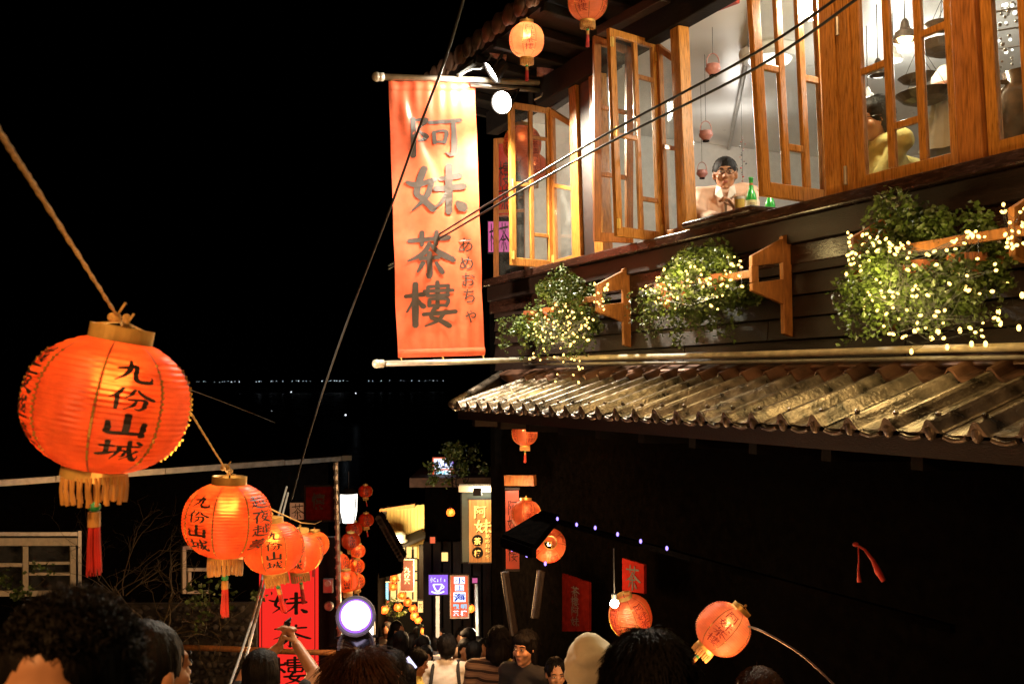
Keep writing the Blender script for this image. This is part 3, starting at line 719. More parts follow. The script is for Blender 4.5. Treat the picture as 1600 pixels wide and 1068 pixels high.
def to_uv(px, py):
    t = (py - 127) / 430.; x0 = 607 + 15 * t; return (px - x0) / (134 + 2 * t), 1 - t
def ban_char(ch, x0, y0, x1, y1, typed=False, fat=1.0, bold=.01):
    def pl(i, u, v, k):
        U, W = to_uv(x0 + (x1 - x0) * u, y1 + (y0 - y1) * v); return bS(U, W, .004 + k * .0004)
    g = MB(); letters(g, ch, pl, fat, bold, typed); g.build('character', 'bink', ban, fixn=False)
ban_char('阿', 634, 182, 720, 246, fat=1.08); ban_char('妹', 640, 260, 724, 332, fat=1.35); ban_char('茶', 636, 363, 703, 430, fat=1.3); ban_char('樓', 633, 441, 706, 508, fat=1.3)
for ch, y0, y1 in (('あ', 370, 396), ('め', 399, 424), ('お', 425, 450), ('ち', 450, 476), ('ゃ', 479, 506)): ban_char(ch, 714 + (y0 - 370) * .08, y0, 741 + (y0 - 370) * .06, y1, True, bold=.004)
mb = MB()
for u in (.03, .5, .97):
    for zz, py in ((1, 124), (0, 563)):
        c = bP(u, zz) ; mb.tube([c - D * .012, c - D * .03 + UP * (.03 if zz else -.03), c + D * .012, c - D * .012], .004, 5)
mb.build('tie', 'rope', ban, stuff=True)

def floodlight(label, c, aim, r, on):
    t = thing('floodlight', label, 'floodlight', c); aim = V(aim).normalized(); q = UP.rotation_difference(aim).to_matrix()
    g = MB(); g.lathe([(.001, -r * 1.3), (r * .45, -r * 1.3), (r * .6, -r * .8), (r, 0), (r * 1.05, .0), (r * 1.05, .02), (r * .98, .02), (r * .93, -.004)], 20, c, q); g.build('housing', 'black', t, smooth=False)
    g = MB(); g.lathe([(.001, .006), (r * .92, .004), (r * .92, -.01), (.001, -.01)], 20, c, q); g.build('lens', 'flood', t)
    g = MB(); s_ = aim.cross(UP).normalized(); g.tube([c + s_ * r * 1.08, c + s_ * r * 1.15 - aim * r + UP * r * .9, c - s_ * r * 1.15 - aim * r + UP * r * .9, c - s_ * r * 1.08], .009, 6); g.build('yoke', 'black', t)
    return t
FL = on_pole(785, 160, -.12)
floodlight('glaring round floodlight under the eave, level with the banner top', FL, (-.45, -.8, -.30), .098, True)
F2 = on_pole(770, 112, -.22)
floodlight('second floodlight seen edge on, a bright sliver above the glaring one', F2, (-.80, -.08, -.55), .10, True)
lamp('floodlight_beam', FL + V((-.06, -.16, -.05)), 950, (1, .88, .68), .06, None, 'SPOT', FL + V((.10, -.62, -1.2)), 140, .7)
lamp('floodlight_beam', F2 + V((-.10, -.03, -.07)), 85, (1, .88, .68), .06, None, 'SPOT', F2 + V((-.8, -.08, -.75)), 140, .6)
t = thing('junction_box', 'small pinkish junction box under the eave right of the two upper lanterns', 'junction box', on_pole(852, 112, -.1))
c = t.location.copy(); g = MB(); g.box(c, (.075, .05, .04)); g.box(c - V((.0, .052, .0)), (.05, .004, .028)); g.build('casing', 'pinkpot', t, bevel=.008)
g = MB(); g.tube([c - UP * .04, c - UP * .12 + V((.02, 0, 0)), c - UP * .22 - V((.04, 0, 0)), c - UP * .25 - V((.10, 0, 0))], .008, 6); g.build('lead', 'steel', t)
t = thing('junction_box', 'dim pinkish junction box above the second floodlight, left of the round lantern', 'junction box', on_pole(778, 84, -.1))
c = t.location.copy(); g = MB(); g.box(c, (.08, .05, .035), (V((.9, 0, -.35)).normalized(), V((0, 1, 0)), V((.35, 0, .9)).normalized())); g.build('casing', 'pinkpot', t, bevel=.008)
g = MB(); g.tube([on_pole(x, y, -.1) for x, y in ((768, 86), (760, 100), (750, 108), (738, 108), (718, 116))], .008, 6); g.build('lead', 'steel', t)
mb = MB(); mb.bar(on_pole(716, 118, -.06), on_pole(766, 84, .06), .03, .03); tag(mb.build('lamp_bracket', 'steel'), 'thin steel strut rising from the upper banner pole to the eave', 'bracket')
mb = MB(); mb.tube([on_pole(735, 133, -.03), on_pole(800, 138, -.03), on_pole(846, 142, -.03)], .020, 8); tag(mb.build('lamp_rail', 'steel', None, smooth=True), 'short steel rail just under the upper banner pole, carrying the floodlight', 'rail')

# ================================================================== OVERHEAD CABLES
def cable(pts, r, name, label, cat, mat='cable', group=None):
    P = []
    for i in range(len(pts) - 1):
        a = pts[max(0, i - 1)], pts[i], pts[i + 1], pts[min(len(pts) - 1, i + 2)]
        for k in range(8): P.append(V(cr(*[tuple(q) for q in a], k / 8)))
    P.append(pts[-1]); g = MB(); g.tube(P, r, 6); return tag(g.build(name, mat, None, smooth=True), label, cat, group)
cable([at(1345, -30, 4.2), at(1180, 83, 4.9), at(950, 208, 6.0), at(780, 308, 7.2), at(607, 415, 8.8)], .0075, 'overhead_cable', 'upper of the two black cables crossing in front of the windows and banner', 'cable')
cable([at(1345, -6, 4.2), at(1180, 107, 4.9), at(950, 224, 6.0), at(780, 318, 7.2), at(607, 420, 8.8)], .0075, 'overhead_cable', 'lower of the two black cables crossing in front of the windows and banner', 'cable')
cable([at(735, -40, 5.0), at(700, 80, 5.3), at(655, 200, 5.7), at(608, 330, 6.2), at(560, 455, 6.8), at(515, 580, 7.4), at(480, 690, 8.0), at(455, 780, 8.5)], .0085, 'overhead_cable', 'single black cable slanting down across the top left of the banner', 'cable')
cable([at(290, 606, 8), at(360, 632, 10), at(430, 660, 12)], .003, 'overhead_cable', 'hair thin wire in the dark sky right of the largest lantern', 'cable', 'cable2')
cable([at(448, 760, 7.6), at(420, 860, 6.6), at(396, 960, 5.8), at(352, 1090, 5.0)], .008, 'overhead_cable', 'left grey cable of the pair dropping steeply beside the red scroll banner', 'cable', 'cable2')
cable([at(450, 770, 7.6), at(424, 872, 6.6), at(400, 966, 5.8), at(368, 1090, 5.0)], .008, 'overhead_cable', 'right grey cable of the pair dropping steeply beside the red scroll banner', 'cable', 'cable2')
cable([at(1170, 978, 4.0), at(1190, 985, 3.9), at(1225, 1004, 3.8), at(1262, 1030, 3.7), at(1325, 1090, 3.5)], .0042, 'drooping_rod', 'thin rod arching down to the right of the tilted lantern at the bottom', 'rod', 'flash')

# ================================================================== PAPER LANTERNS
LR = .195
def prof_r(t, flat=.80):                            # t -1 bottom .. 1 top
    return LR * (1 - abs(t) ** 2.35 * .86) ** .5
def make_lantern(paper_mat, texts, ink, H=.83, watts=2.6, tilt_text=0, ribs=24, fat=1.0, tassel=True):
    root = thing('paper_lantern', 'x', 'lantern')
    h = LR * H; NR = ribs * 4
    def rr(z, amp=.0045):
        t = max(-1, min(1, z / h)); return prof_r(t) + amp * (abs(sin((t + 1) / 2 * ribs * pi)) - .5) * (1 if abs(t) < .985 else 0)
    g = MB(); g.lathe([(rr(-h + 2 * h * i / NR), -h + 2 * h * i / NR) for i in range(NR + 1)], 64)
    sh = g.build('shade', paper_mat, root, smooth=True)
    rt = prof_r(1); rb = prof_r(-1)
    g = MB(); g.lathe([(rt, h - .006), (rt + .004, h - .006), (rt + .004, h + .034), (rt, h + .034), (rt - .004, h + .030), (rt - .004, h), (rt, h - .006)], 40); g.build('top_ring', 'brass', root, smooth=False)
    g = MB(); g.lathe([(rb - .004, -h), (rb + .004, -h), (rb + .004, -h - .026), (rb, -h - .026), (rb - .004, -h)], 40); g.build('bottom_ring', 'brass', root)
    g = MB()
    for k in range(3):
        a = k * 2 * pi / 3 + .4; g.tube([(rt * cos(a), rt * sin(a), h + .03), (.012 * cos(a), .012 * sin(a), h + .045)], .003, 5)
    g.tube([(0, 0, h + .04), (0, 0, h + .06)], .006, 6); g.ell((.004, 0, h + .058), .011, 8, 6); g.build('hanger', 'rope', root)
    g = MB(); g.ell((0, 0, .070), (.022, .022, .030), 12, 8); g.build('bulb', 'bulb', root, smooth=True)
    g = MB(); g.lathe([(.001, .14), (.014, .14), (.014, .095), (.001, .095)], 10); g.tube([(0, 0, .12), (0, 0, h + .04)], .003, 5); g.build('bulb_holder', 'cable', root)
    for k in range(8):                              # seams, with glitter sewn on
        a = k * pi / 4 + pi / 8; g = MB(); zs = [-h * .985 + 2 * h * .985 * i / 48 for i in range(49)]
        for side in (0, 1):
            pass
        vs = []
        for z in zs:
            r = rr(z) + .0022; vs += [(r * cos(a - .017), r * sin(a - .017), z), (r * cos(a + .017), r * sin(a + .017), z)]
        g.add(vs, [(2 * i, 2 * i + 1, 2 * i + 3, 2 * i + 2) for i in range(48)]); s_ = g.build('seam', 'seam', root, fixn=False)
        g = MB()
        for z in zs[6:-6]:
            if random.random() < .8: r = rr(z) + .0035; g.box((r * cos(a), r * sin(a), z), (.0022, .0022, .0026), (V((cos(a), sin(a), 0)), V((-sin(a), cos(a), 0)), UP))
        g.build('glitter', 'glit', s_, stuff=True)
    for j, tx in enumerate(texts):
        th = -pi / 2 + j * pi / 2; n = len(tx); top, bot = h * .80, -h * .72; ch = (top - bot) / n
        def pl(i, u, v, k):
            z = top - ch * (i + 1) + ch * (.06 + .86 * v); a = th + (u - .5) * (.56 if n < 5 else .40); r = rr(z) + .0022 + k * .0002
            return V((r * cos(a), r * sin(a), z))
        g = MB(); letters(g, tx, pl, fat, .02); g.build('lettering', ink, root, fixn=False)
    if tassel:
        g = MB()
        for k in range(46):                         # knotted fringe: pairs of cords meeting in tufts
            a = 2 * pi * k / 46; b_ = a + (.05 if k % 2 else -.05); r = rb + .002; L = random.uniform(.058, .072)
            g.tube([(r * cos(a), r * sin(a), -h - .018), ((r + .001) * cos(b_), (r + .001) * sin(b_), -h - .018 - L * .5), ((r - .004) * cos(b_ + random.uniform(-.04, .04)), (r - .004) * sin(b_), -h - .018 - L)], [.0034, .0042, .0062], 5)
        g.build('fringe', 'gold', root, stuff=True)
        z0 = -h - .09
        g = MB(); g.tube([(0, 0, -h + .0), (0, 0, z0)], .0025, 5); g.build('tassel_cord', 'gold', root)
        g = MB(); g.ell((0, 0, z0 - .006), (.016, .016, .013), 12, 8); g.build('bead', 'jade', root, smooth=True)
        g = MB(); g.lathe([(.001, z0 - .018), (.015, z0 - .018), (.0155, z0 - .055), (.001, z0 - .055)], 14); g.build('tassel_wrap', 'gold', root)
        g = MB()
        for k in range(60):
            a = random.uniform(0, 2 * pi); q = sqrt(random.random()) * .015; L = random.uniform(.105, .13)
            g.tube([(q * .9 * cos(a), q * .9 * sin(a), z0 - .05), (q * 1.15 * cos(a), q * 1.15 * sin(a), z0 - .05 - L * .6), (q * 1.3 * cos(a + .2), q * 1.3 * sin(a + .2), z0 - .05 - L)], .0016, 4, False)
        g.build('tassel', 'redsilk', root, stuff=True)
    lamp('lantern_light', (0, 0, .06), watts, (1, .80, .50), .03, root)
    return root
A0 = make_lantern('paper', ['九份山城', '越夜越美', '九份山城', '越夜越美'], 'ink', fat=1.4)
B0 = make_lantern('paperp', ['阿妹茶樓', '阿妹茶樓', '阿妹茶樓', '阿妹茶樓'], 'inkred', H=.95, fat=.9)
used = set()
def hang(proto, px, py, wpx, Y, label, group, turn=0, lean=(0, 0), names='paper_lantern', watt=None):
    o = proto if proto.name not in used else copy_tree(proto)
    used.add(proto.name)
    o.location = at(px, py, Y); s = wpx / FPX * Y / sqrt(1 + ((px - 800) / FPX) ** 2) / (2 * LR)
    o.scale = (s, s, s); o.rotation_euler = (Matrix.Rotation(lean[1], 3, 'Y') @ Matrix.Rotation(lean[0], 3, 'X') @ Matrix.Rotation(radians(turn), 3, 'Z')).to_euler(); o['label'] = label; o['group'] = group
    for ch in o.children:
        if ch.type == 'LIGHT':
            ch.data = ch.data.copy(); ch.data.energy = (watt or 2.2) * s * s * 1.7; ch.data.shadow_soft_size *= s
    if abs(lean[1]) > .1 and proto is A0:           # the tassel still hangs plumb from a leaning lantern
        p = V((0, 0, -LR * .83)); Rw = o.rotation_euler.to_matrix().inverted(); Mx = Matrix.Translation(p) @ (Rw @ Matrix.Rotation(radians(turn), 3, 'Z')).to_4x4() @ Matrix.Translation(-p)
        for ch in o.children:
            if ch.name.split('.')[0] in ('tassel', 'tassel_cord', 'tassel_wrap', 'bead', 'fringe'): ch.matrix_basis = Mx
    return o
g1 = 'red lanterns strung on the rope at left'
# turn: 0 puts a lettered face toward the camera (-Y); positive turns it to the right
hang(A0, 168, 631, 264, 2.3, 'largest and nearest red lantern, leaning on the thick rope at left', g1, 37, (0, radians(11)), watt=2.3)
hang(A0, 355, 812, 140, 4.1, 'second red lantern on the rope, whole, with gold fringe and long tassel', g1, -24, (0, radians(3)), watt=4.0)
hang(A0, 427, 855, 95, 6.1, 'third red lantern on the rope, half behind the second', g1, 15, (0, radians(-4)), watt=4.6)
hang(A0, 468, 862, 74, 7.6, 'fourth red lantern on the rope, mostly hidden by the third', g1, 3, (0, 0), watt=4.4)
hang(A0, 491, 850, 46, 10.4, 'smallest and last red lantern on the rope, glowing yellowish', g1, -58, (0, 0), watt=7)
rope = [at(-40, 146, 1.15), at(60, 300, 1.45), at(182, 492, 2.22), at(195, 512, 2.28)]
rp = [at(196, 513, 2.28), at(262, 600, 3.0), at(300, 648, 3.35), at(352, 732, 4.05)]
rq = [at(352, 733, 4.05), at(385, 775, 5.0), at(430, 798, 6.05), at(470, 816, 7.55), at(492, 818, 10.3), at(505, 812, 12)]
P_ = []
for seq in (rope, rp, rq):
    for i in range(len(seq) - 1):
        for k in range(10): P_.append(seq[i].lerp(seq[i + 1], k / 10))
P_.append(rq[-1])
g = MB()
for st_ in range(3):
    pts = []
    acc = 0
    for i, p in enumerate(P_):
        if i: acc += (p - P_[i - 1]).length
        a = acc * 120 + st_ * 2 * pi / 3; pts.append(p + V((cos(a), .3 * sin(a), sin(a))) * .0019)
    g.tube(pts, .0030, 6)
rt_ = thing('lantern_rope', 'long twisted hemp rope slanting down from the left edge, carrying the red lanterns', 'rope', P_[0])
g.build('cord', 'rope', rt_, smooth=True)
for p in (at(183, 493, 2.22), at(196, 510, 2.27), at(262, 600, 3.0), at(353, 732, 4.05)):
    g = MB(); [g.ell(p + V((random.gauss(0, .006), 0, random.gauss(0, .006))), (.012, .010, .011), 8, 6) for _ in range(3)]; g.tube([p, p + V((.02, 0, .03))], .003, 5); g.build('knot', 'rope', rt_, smooth=True)
g2 = 'pale lanterns under the teahouse eaves'
hang(B0, 823, 63, 55, 7.2, 'whole round pale lantern hanging above the floodlights', g2, 8, (radians(8), 0), watt=9)
hang(B0, 918, 2, 62, 6.55, 'pale lantern cut by the top edge of the picture', g2, -22, (radians(6), 0), watt=9)
hang(B0, 820, 676, 40, 8.0, 'small pale lantern tucked under the far end of the canopy', g2, 30, (0, 0), watt=5)
g3 = 'lanterns over the lower lane'
hang(B0, 857, 851, 53, 7.0, 'red lantern tipped forward so that its glowing mouth shows, by the small awning', g3, 30, (radians(72), radians(12)), watt=3.2)
hang(B0, 985, 962, 66, 5.6, 'dim red lantern beside the tiny glaring lamp, above the white hood', g3, 30, (radians(10), radians(-18)), watt=1.0)
hang(B0, 1130, 982, 82, 4.5, 'pale lantern tipped sideways at lower right, lettered all round', g3, -20, (0, radians(44)), watt=15.0)
hang(B0, 822, 804, 46, 8.1, 'pale lantern half behind the narrow pink banner', g3, 12, (radians(-14), 0), watt=3.4)
hang(B0, 816, 226, 60, 8.72, 'red glowing lantern behind the glass of the farthest open window leaf', 'lanterns behind the far window', 40, (0, 0), watt=2.0)
hang(B0, 832, 262, 46, 8.70, 'lower smaller lantern seen through the farthest open window leaf', 'lanterns behind the far window', 10, (0, 0), watt=2.4)
lamp('banner_fill', V((-2.9, 5.6, -.5)), 1050, (1, .74, .50), .10, None, 'SPOT', V((-.85, 8.75, 1.3)), 42, .6)  # unseen spot, added to brighten the banner from below left
for (x, y, Y, wt, dy) in ((857, 851, 7.0, 26, -.28), (820, 684, 7.6, 22, -.1), (355, 812, 4.1, 13, -.45), (427, 855, 6.1, 14, -.4), (1130, 982, 4.5, 16, -.2), (985, 962, 5.6, 10, -.25)):
    lamp('lantern_fill', at(x, y, Y) + V((.0, dy, -.24 if Y > 6.5 or x > 900 else -.5)), wt, (1, .46, .16), .10)  # added fill outside the lantern paper, brightens the crowd below
lamp('lantern_fill', at(168, 640, 2.3) + V((.30, -.50, -.22)), 6, (1, .46, .16), .10)  # added fill beside the largest lantern
g4 = 'cluster of red lanterns by the black post'
for k, (x, y, wp, Y, lb, tn) in enumerate(((529, 879, 34, 12.2, 'leftmost lantern of the cluster beside the black post', 60), (559, 860, 24, 12.6, 'small topmost glowing lantern of the cluster beside the black post', 10), (556, 884, 27, 12.9, 'right hand middle lantern of the cluster beside the black post', 30), (542, 908, 38, 12.0, 'biggest lantern of the cluster, lowest, with black characters', 10), (556, 908, 28, 12.8, 'lantern behind the biggest one at the bottom of the cluster', 50))):
    hang(A0, x, y, wp, Y, lb, g4, tn, (radians(random.uniform(-8, 8)), radians(random.uniform(-10, 10))), watt=2.4)
for x, y, wp, Y, lb in ((553, 826, 26, 13.2, 'unlit brown lantern above the cluster, just under the white lamp'), (548, 845, 30, 12.6, 'larger unlit brown lantern between the white lamp and the lit cluster'), (571, 767, 22, 13.4, 'unlit brown lantern right of the top of the white lamp'), (572, 812, 24, 13.4, 'unlit brown lantern right of the foot of the white lamp')):
    o = hang(A0, x, y, wp, Y, lb, 'unlit lanterns', 20)
    for ch in list(o.children):
        if ch.type == 'LIGHT': bpy.data.objects.remove(ch)
        elif ch.name.startswith('bulb') and 'holder' not in ch.name: bpy.data.objects.remove(ch)
M['redbox2'] = em('dim_red_backlit', (1.0, .05, .02), .40)

# ================================================================== LEFT HOUSE, ITS GARDEN AND BANNER
H1, H2 = at(-60, 754, 9.5), at(546, 714, 12.6); H2.z = H1.z = (H1.z + H2.z) / 2
hd = (H2 - H1); hl = hd.length; hd.normalize(); hn = V((hd.y, -hd.x, 0))      # hn faces the camera
def on_house(px, py, off=0.0):
    r = ray(px, py); o0 = H1 - hn * .35
    return r * ((o0.dot(hn) + off) / r.dot(hn))
house = thing('old_house', 'dark low house on the left behind the red lanterns, pale gutter and cream windows', 'house', on_house(250, 1000))
house.location.z = ground_z(9.5) - .5
def hbox(a, b, o0, o1, z0, z1, name, mat, **k):
    g = MB(); o_ = H1 - hn * .35; c = o_ + hd * ((a + b) / 2) + hn * ((o0 + o1) / 2); c.z = (z0 + z1) / 2
    g.box(c, (abs(b - a) / 2, (o1 - o0) / 2, (z1 - z0) / 2), (hd, hn, UP)); return g.build(name, mat, house, **k)
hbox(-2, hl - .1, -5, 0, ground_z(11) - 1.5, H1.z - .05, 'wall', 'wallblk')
g = MB(); o_ = H1 - hn * .35
g.hexa([H1 - hd * 2 - UP * .03, H2 - UP * .03, H2 - hn * 3.2 + UP * .75, H1 - hd * 2 - hn * 3.2 + UP * .75, H1 - hd * 2 + UP * .05, H2 + UP * .05, H2 - hn * 3.2 + UP * .85, H1 - hd * 2 - hn * 3.2 + UP * .85]); g.build('roof', 'wallblk', house)
random.seed(11); a = -.2
while a < hl:
    b = min(hl, a + random.uniform(.7, 1.5)); g = MB(); g.hexa([H1 + hd * (a + .004) - UP * .045 + hn * .02, H1 + hd * (b - .004) - UP * .045 + hn * .02, H1 + hd * (b - .004) - UP * .045 + hn * .06, H1 + hd * (a + .004) - UP * .045 + hn * .06] + [p + UP * random.uniform(.055, .07) for p in (H1 + hd * (a + .004) - UP * .045 + hn * .02, H1 + hd * (b - .004) - UP * .045 + hn * .02, H1 + hd * (b - .004) - UP * .045 + hn * .06, H1 + hd * (a + .004) - UP * .045 + hn * .06)]); g.build('gutter_length', 'steel', house); a = b
def hquad(x0, y0, x1, y1, o0, o1, name, mat, par=house):
    P = quadP(on_house(x0, y1), on_house(x1, y1), on_house(x0, y0), on_house(x1, y0)); g = MB(); qbox(g, P, hn, 0, 1, 0, 1, o0, o1); return g.build(name, mat, par, bevel=.004 if par is not house else 0)
wf = hquad(-30, 839, 118, 851, .01, .06, 'window_frame', 'cream')
for r_ in ((107, 852, 116, 930), (33, 852, 42, 930), (-30, 878, 32.5, 884), (42.5, 876, 106.5, 880.5), (42.5, 893, 106.5, 897.5), (-30, 921, 106.5, 930)): hquad(*r_, .01, .055, 'window_bar', 'cream', wf)
for r_ in ((-30, 852, 32, 877), (43, 852, 106, 875), (43, 881, 106, 892), (-30, 885, 32, 920), (43, 898, 106, 920)): hquad(*r_, .02, .028, 'pane', 'glass', wf)
hquad(119.5, 828, 125, 935, .005, .05, 'window_casing', 'steel', house); hquad(-30, 830, 119, 836, .005, .05, 'window_casing', 'steel', house)
wf = hquad(282, 852, 326, 857, .01, .06, 'window_frame', 'steel')
for r_ in ((282, 857.5, 288, 926), (290, 886, 326, 891), (291, 892, 296, 920), (289, 921, 326, 926)): hquad(*r_, .01, .055, 'window_bar', 'cream', wf)
# rubble garden wall with bare shrub, rail, box
random.seed(5)
gw = thing('rubble_wall', 'low dark rubble stone wall in the garden below the left house', 'wall', at(300, 1040, 8.9))
ST = []
for k in range(4):
    g = MB(); g.ell((0, 0, 0), (1, .8, .72), 9, 6); me = g.mesh('stone', smooth=True)
    for v in me.vertices: v.co *= 1 + .35 * noise.noise(v.co * 1.6 + V((k * 7, 0, 0)))
    me.materials.append(M['stone']); ST.append(me)
for r_ in range(9):
    for k in range(18):
        p = at(205 + k * 10.8 + (r_ % 2) * 5 + random.uniform(-3, 3), 952 + r_ * 14 + random.uniform(-3, 3), 8.95 + random.uniform(-.05, .05))
        if random.random() < .93: share(random.choice(ST), 'stone', gw, p - gw.location, (random.uniform(-.4, .4), random.uniform(-.4, .4), random.uniform(0, 6)), tuple(random.uniform(.034, .05) for _ in range(3)))
g = MB(); a, b = at(190, 945, 9.1), at(398, 1080, 9.1); g.box((a + b) / 2 + V((0, .08, 0)), ((b.x - a.x) / 2, .03, (a.z - b.z) / 2)); g.build('mortar_core', 'stone', gw)
g = MB(); pts = [at(262, 1010, 8.6), at(330, 1012, 8.6), at(400, 1015, 8.6), at(470, 1018, 8.6), at(532, 1019, 8.6)]; g.tube(pts, [.026, .024, .026, .023, .025], 10)
tag(g.build('garden_rail', 'bracket', None, smooth=True), 'horizontal wooden pole rail in front of the red scroll banner', 'rail')
t = thing('wooden_crate', 'small pale lit wooden box on the rubble wall behind the near man', 'box', at(251, 1036, 5.2))
c = t.location; g = MB(); g.hexa([c + V(p) for p in ((-.075, -.06, 0), (.055, -.06, .0), (.085, .08, .0), (-.05, .08, 0), (-.075, -.06, .075), (.055, -.06, .075), (.085, .08, .09), (-.05, .08, .09))]); g.build('body', 'hood', t, bevel=.006)
g = MB(); g.box(c + V((0, .01, .094)), (.075, .075, .006)); g.build('lid', 'hood', t)
def twigs(name, label, base, n, L, mat, spread, seed, leafy=0, cat='shrub', thick=.016):
    random.seed(seed); t = thing(name, label, cat, base); g = MB(); lf = MB()
    def grow(p, d, L, r, dep):
        pts = [p]; q = p.copy(); dd = d.copy()
        for i in range(5):
            dd = (dd + V((random.gauss(0, .25), random.gauss(0, .2), random.gauss(0, .18)))).normalized(); q = q + dd * L / 5; pts.append(q.copy())
        g.tube(pts, [r * (1 - .13 * i) for i in range(6)], 5, False)
        if dep > 0:
            for k in range(random.choice((2, 3, 3))):
                j = random.choice((2, 3, 4, 5)); grow(pts[j], (dd + V((random.gauss(0, .7), random.gauss(0, .5), random.gauss(.1, .6)))).normalized(), L * random.uniform(.5, .8), r * .5, dep - 1)
        elif leafy:
            for k in range(leafy): leafcard(lf, random.choice(pts) + V((random.gauss(0, .02), random.gauss(0, .02), random.gauss(0, .02))), .045)
    for k in range(n): grow(base + V((random.uniform(-.1, .1), 0, 0)), (UP + V((random.gauss(0, spread), random.gauss(0, .3), 0))).normalized(), L * random.uniform(.7, 1.2), thick * random.uniform(.6, 1), 3)
    g.build('branch', mat, t, smooth=True, stuff=True)
    if leafy: lf.build('foliage', 'leaf', t, stuff=True, fixn=False)
twigs('bare_shrub', 'bare branching shrub against the house wall left of the second lantern', at(250, 1000, 8.7), 6, .62, 'leafd', .8, 3)
twigs('bare_shrub', 'tangled bare vine beneath the largest lantern tassel beside the cream window', at(185, 930, 9.0), 8, .55, 'leafd', 1.4, 9, thick=.007)
twigs('leafy_shrub', 'small leafy bush under the second lantern, in front of the dim window', at(330, 985, 8.4), 4, .26, 'leafd', 1.2, 21, 2, thick=.006)
twigs('leafy_shrub', 'few green leaves below the cream window just above the near man head', at(28, 925, 8.6), 3, .16, 'leafd', 1.2, 33, 3, thick=.005)

def face_cam(c, yaw=0.0):
    return V((cos(yaw), sin(yaw), 0)), V((sin(yaw), -cos(yaw), 0))
class Sign:
    """a signboard standing at depth Y, its face filling the given pixels"""
    def __init__(s, name, label, cat, x0, y0, x1, y1, Y, depth, face, frame=None, fw=.02, yaw=0.0, group=None, facename='face'):
        cx, cy = (x0 + x1) / 2, (y0 + y1) / 2; s.c = at(cx, cy, Y); s.X, s.n = face_cam(s.c, yaw)
        s.w = (at(x1, cy, Y) - at(x0, cy, Y)).length / max(.5, cos(yaw)); s.h = (at(cx, y0, Y) - at(cx, y1, Y)).length
        s.x0, s.y0, s.x1, s.y1 = x0, y0, x1, y1
        s.t = thing(name, label, cat, s.c, group); ax = (s.X, s.n, UP)
        g = MB(); g.box(s.c - s.n * depth / 2, (s.w / 2, depth / 2, s.h / 2), ax); s.face = g.build(facename, face, s.t)
        if frame:
            for sx in (-1, 1): g = MB(); g.box(s.c + s.X * sx * (s.w / 2 + fw / 2) - s.n * (depth / 2 - .01), (fw / 2, depth / 2 + .012, s.h / 2 + fw), ax); g.build('frame_side', frame, s.t)
            for sz in (-1, 1): g = MB(); g.box(s.c + UP * sz * (s.h / 2 + fw / 2) - s.n * (depth / 2 - .01), (s.w / 2 - .001, depth / 2 + .010, fw / 2), ax); g.build('frame_rail', frame, s.t)
    def uv(s, px, py, lift=.004):
        return s.c + s.X * ((px - s.x0) / (s.x1 - s.x0) - .5) * s.w + UP * (.5 - (py - s.y0) / (s.y1 - s.y0)) * s.h + s.n * lift
    def ch(s, text, x0, y0, x1, y1, mat, typed=False, fat=1.0, bold=.02, vertical=True, lift=.004, name='lettering'):
        n = len(text); g = MB()
        def pl(i, u, v, k):
            if vertical: hh = (y1 - y0) / n; return s.uv(x0 + (x1 - x0) * u, y0 + hh * i + hh * (1 - .96 * v), lift + k * .0003)
            ww = (x1 - x0) / n; return s.uv(x0 + ww * i + ww * u * .95, y1 + (y0 - y1) * v, lift + k * .0003)
        letters(g, text, pl, fat, bold, typed); g.build(name, mat, s.t, fixn=False); return s
    def patch(s, x0, y0, x1, y1, mat, name, lift=.003, th=.004):
        g = MB(); P = quadP(s.uv(x0, y1, lift), s.uv(x1, y1, lift), s.uv(x0, y0, lift), s.uv(x1, y0, lift)); qbox(g, P, s.n, 0, 1, 0, 1, 0, th); return g.build(name, mat, s.t)
M['redbox'] = em('scarlet_backlit_sheet', (1.0, .028, .018), .95)
q = Sign('scroll_banner', 'bright scarlet upright sign with black brush characters behind the hanging lanterns', 'sign', 405, 868, 496, 1090, 10.6, .06, 'redbox')
q.ch('阿', 432, 868, 482, 908, 'ink', fat=1.1).ch('妹', 424, 924, 478, 958, 'ink', fat=1.1).ch('茶', 428, 974, 480, 1008, 'ink', fat=1.0).ch('樓', 424, 1024, 480, 1066, 'ink', fat=1.1)
for x in (408.5, 491.5): q.patch(x, 872, x + 1.2, 1088, 'ink', 'border_line', th=.002)
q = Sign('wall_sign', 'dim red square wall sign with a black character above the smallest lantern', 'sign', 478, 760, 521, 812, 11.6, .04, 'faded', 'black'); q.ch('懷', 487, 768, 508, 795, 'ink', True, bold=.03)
q = Sign('wall_sign', 'small greyish white plaque with dark brush marks left of the dim red sign', 'sign', 453, 785, 476, 811, 11.6, .03, 'white'); q.ch('茶', 456, 786, 474, 809, 'ink', fat=.8)
dk = thing('porch_wall', 'narrow black wall section between the scarlet sign and the lantern cluster', 'wall', at(512, 1000, 11.9))
g = MB(); a = at(512, 900, 11.9); g.box((a.x, 11.95, -3.5), (.14, .04, 1.6)); g.build('panel', 'black', dk)
t = thing('meter_box', 'small grey electricity meter box on the black wall beside the scarlet sign', 'meter', at(513, 914, 11.85)); c = t.location
g = MB(); g.box(c, (.06, .03, .085)); g.build('case', 'steel', t, bevel=.006); g = MB(); g.lathe([(.001, .0), (.038, 0), (.038, .02), (.001, .02)], 16, c + V((0, -.03, .03)), Matrix.Rotation(pi / 2, 3, 'X')); g.build('dial', 'white', t)
t = thing('round_dial', 'round pale dial on the black wall just below the meter box', 'dial', at(514, 946, 11.85)); c = t.location
